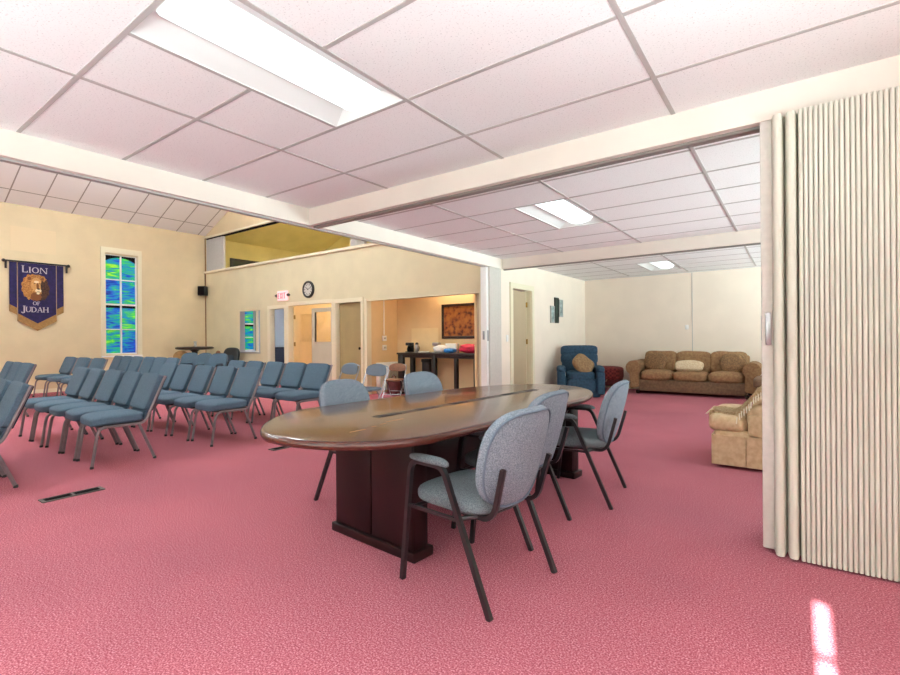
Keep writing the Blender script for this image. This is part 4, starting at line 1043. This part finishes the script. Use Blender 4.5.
def club_chair(label, loc, rz, fab, group=None, wide=.50, arm_z=.60, arm_back=.26):
    # skirted lounge chair facing -Y with a T cushion that reaches past the set-back arms
    t = thing('club_chair', label, 'armchair', loc, rz, group); w = wide
    b = new(); rbox(b, -w + .02, w - .02, -.46, .44, .02, .34, .03, 2); obj('skirt', b, fab, t)
    b = new()
    for k, (x0, x1) in enumerate(((-w + .01, -w + .30), (-w + .32, w - .32), (w - .30, w - .01))):
        prism(b, [(x0, .30), (x1, .30), (x1 + .008, .03), (x0 - .008, .03)], 'y', -.485, -.462)
    for sx in (-1, 1):
        for y0, y1 in ((-.47, -.22), (-.20, .42)): prism(b, [(y0, .30), (y1, .30), (y1 + .006, .03), (y0 - .006, .03)], 'x', sx * (w - .02), sx * (w + .006))
    obj('skirt_panel', b, fab, t, 0)
    b = new(); cushion(b, 2 * w - .02, .34, .17, 5, .15, 9, T(0, -.36, .40), .008, 1); cushion(b, 2 * w - .36, .55, .17, 5, .15, 9, T(0, -.02, .40), .008, 2); obj('seat_cushion', b, fab, t)
    b = new(); cushion(b, 2 * w - .30, .22, .52, 3.4, 0, 9, T(0, .27, .66, R(-14)), .02, 3); obj('back_cushion', b, fab, t)
    b = new(); rbox(b, -w + .04, w - .04, .30, .46, .25, .84, .06, 3); obj('back_frame', b, fab, t)
    for sx in (-1, 1):
        b = new(); cushion(b, .22, .66, .30, 3.2, 0, 9, T(sx * (w - .12), .12, arm_z - .14), .01, 4); rbox(b, sx * (w - .11) - .09, sx * (w - .11) + .09, -.20, .44, .25, .50, .02, 2); obj('armrest', b, fab, t)
    return t
club_chair('tan skirted lounge chair partly hidden behind the folding partition', (-.14, 5.50, 0), R(-90), 'tansofa')
club_chair('brown armchair beside the sofa, mostly hidden by the partition', (-.04, 9.95, 0), R(-90), 'sofadark')
# knitted throw over the arm and seat of the tan chair
b = new(); NX, NY = 26, 16; grid = []
def drape(x, y):
    # height of the chair under the throw: seat, then arm and back
    z = .484
    if x > -.42: z = max(z, .50 + .17 * min(1, (x + .42) / .14))
    if x > -.30: z = .67 + min(.20, (x + .30) * .8)
    return z
for i in range(NX):
    row = []
    for j in range(NY):
        x = -.66 + .86 * i / (NX - 1); y = 5.015 + .40 * j / (NY - 1)
        if i < NX * .62: y += .10 * (1 - i / (NX * .62))
        z = drape(x, y) + .018 * math.sin(i * 1.3 + j * .5) * math.sin(j * 1.1) * (.4 if x < -.42 else 1) + .006
        if j == 0: z -= .05
        row.append(b.verts.new((x, y, z + .01)))
    grid.append(row)
for i in range(NX - 1):
    for j in range(NY - 1): b.faces.new((grid[i][j], grid[i+1][j], grid[i+1][j+1], grid[i][j+1]))
bmesh.ops.solidify(b, geom=b.faces[:], thickness=.014)
th_ = thing('throw_blanket', 'tan knitted throw with white fringe over the tan lounge chair', 'blanket', (0, 0, 0))
obj('blanket', b, 'throw', th_, 60)
b = new()
for k in range(34):
    x = -.42 + .60 * k / 33; z = drape(x, 5.03) - .02; tube(b, [(x, 5.002, z + .01), (x + random.uniform(-.008, .008), 4.992, z - .05)], .005, 5)
obj('fringe', b, 'fringe', th_); b = new()
for k in range(14):
    y = 5.14 + .36 * k / 13; tube(b, [(-.655, y, .50), (-.685, y + random.uniform(-.01, .01), .465)], .005, 5)
obj('fringe', b, 'fringe', th_)

def added_uplight(label, x, y, z=1.1, lens='lens_lamp'):  # unseen uplights added to whiten the ceilings
    t = thing('floor_lamp', label, 'lamp', (x, y, 0), 0, 'uplighting floor lamps')
    b = new(); lathe(b, [(.15, 0), (.15, .02), (.03, .04)], 20); obj('base', b, 'blackmetal', t)
    b = new(); tube(b, [(0, 0, .03), (0, 0, z)], .014, 8); obj('pole', b, 'blackmetal', t)
    b = new(); lathe(b, [(.03, z - .03), (.14, z + .02), (.2, z + .10), (.195, z + .10), (.13, z + .03)], 22); obj('bowl', b, 'blackmetal', t)
    b = new(); lathe(b, [(.13, z + .04), (.15, z + .06), (.10, z + .075), (.02, z + .08)], 20); obj('bulb', b, lens, t)
added_uplight('black uplighting floor lamp behind the viewpoint by the window', .85, -1.0)
added_uplight('black uplighting floor lamp in the lounge behind the partition', 2.5, 4.3, 1.1, 'lens_lamp_dim')
added_uplight('black uplighting floor lamp near the sofa wall behind the partition', 2.5, 9.2, 1.1, 'lens_lamp_dim')
# ------------------------------------------------------------------ light
w = bpy.data.worlds.new('world'); scn.world = w; w.use_nodes = True
nt = w.node_tree; bg_ = nt.nodes['Background']
sky = nt.nodes.new('ShaderNodeTexSky'); sky.sky_type = 'HOSEK_WILKIE'; sky.sun_direction = (0, -.9, .42); sky.turbidity = 3
nt.links.new(sky.outputs[0], bg_.inputs[0]); bg_.inputs[1].default_value = 1.0
sun = bpy.data.objects.new('sun', bpy.data.lights.new('sun', 'SUN')); COL.objects.link(sun)
el = math.atan(1.995 / (2.70 - BY0)); d = Vector((.0045, math.cos(el), -math.sin(el)))
sun.rotation_euler = d.to_track_quat('-Z', 'Y').to_euler(); sun.data.energy = 60; sun.data.angle = R(.5); sun.data.color = (1, .95, .88)
def daylight_fill(x, r, power, col=(.78, .985, 1)):  # area lights added outside the unseen side windows
    l = bpy.data.objects.new('window_daylight', bpy.data.lights.new('window_daylight', 'AREA')); COL.objects.link(l)
    l.data.shape = 'RECTANGLE'; l.data.size = r[3] - r[2]; l.data.size_y = r[1] - r[0]; l.data.energy = power; l.data.color = col
    l.location = (x, (r[0] + r[1]) / 2, (r[2] + r[3]) / 2); l.rotation_euler = (0, R(90), 0)
daylight_fill(1.50, RW1, 14); daylight_fill(3.30, RW2, 45); daylight_fill(3.30, RW3, 45)
def ceiling_fill(name, loc, rot, w, h, power):
    # daylight aimed up as if off the ground, added to brighten the ceilings
    l = bpy.data.objects.new(name, bpy.data.lights.new(name, 'AREA')); COL.objects.link(l)
    l.data.shape = 'RECTANGLE'; l.data.size = w; l.data.size_y = h; l.data.energy = power; l.data.color = (.78, .985, 1)
    l.location = loc; l.rotation_euler = rot
ceiling_fill('ground_bounce_east', (2.6, .4, .25), (0, R(128), 0), 1.5, 3.2, 350)
ceiling_fill('ground_bounce_lounge', (7.5, 7.35, .3), (0, R(125), 0), 2.5, 9.0, 2700)
ceiling_fill('ground_bounce_porch', ((SW[0] + SW[1]) / 2, -2.5, .25), (R(130), 0, 0), 3.0, 1.2, 200)
l = bpy.data.objects.new('porch_daylight', bpy.data.lights.new('porch_daylight', 'AREA')); COL.objects.link(l)  # area light added outside the unseen rear window
l.data.shape = 'RECTANGLE'; l.data.size = SW[1] - SW[0]; l.data.size_y = SW[3] - SW[2]; l.data.energy = 30; l.data.color = (.78, .985, 1)
l.location = ((SW[0] + SW[1]) / 2, BY0 - .25, (SW[2] + SW[3]) / 2); l.rotation_euler = (R(90), 0, 0)

scn.view_settings.view_transform = 'Standard'; scn.view_settings.look = 'None'
scn.view_settings.exposure = 0.16; scn.view_settings.gamma = 1; scn.view_settings.use_curve_mapping = False
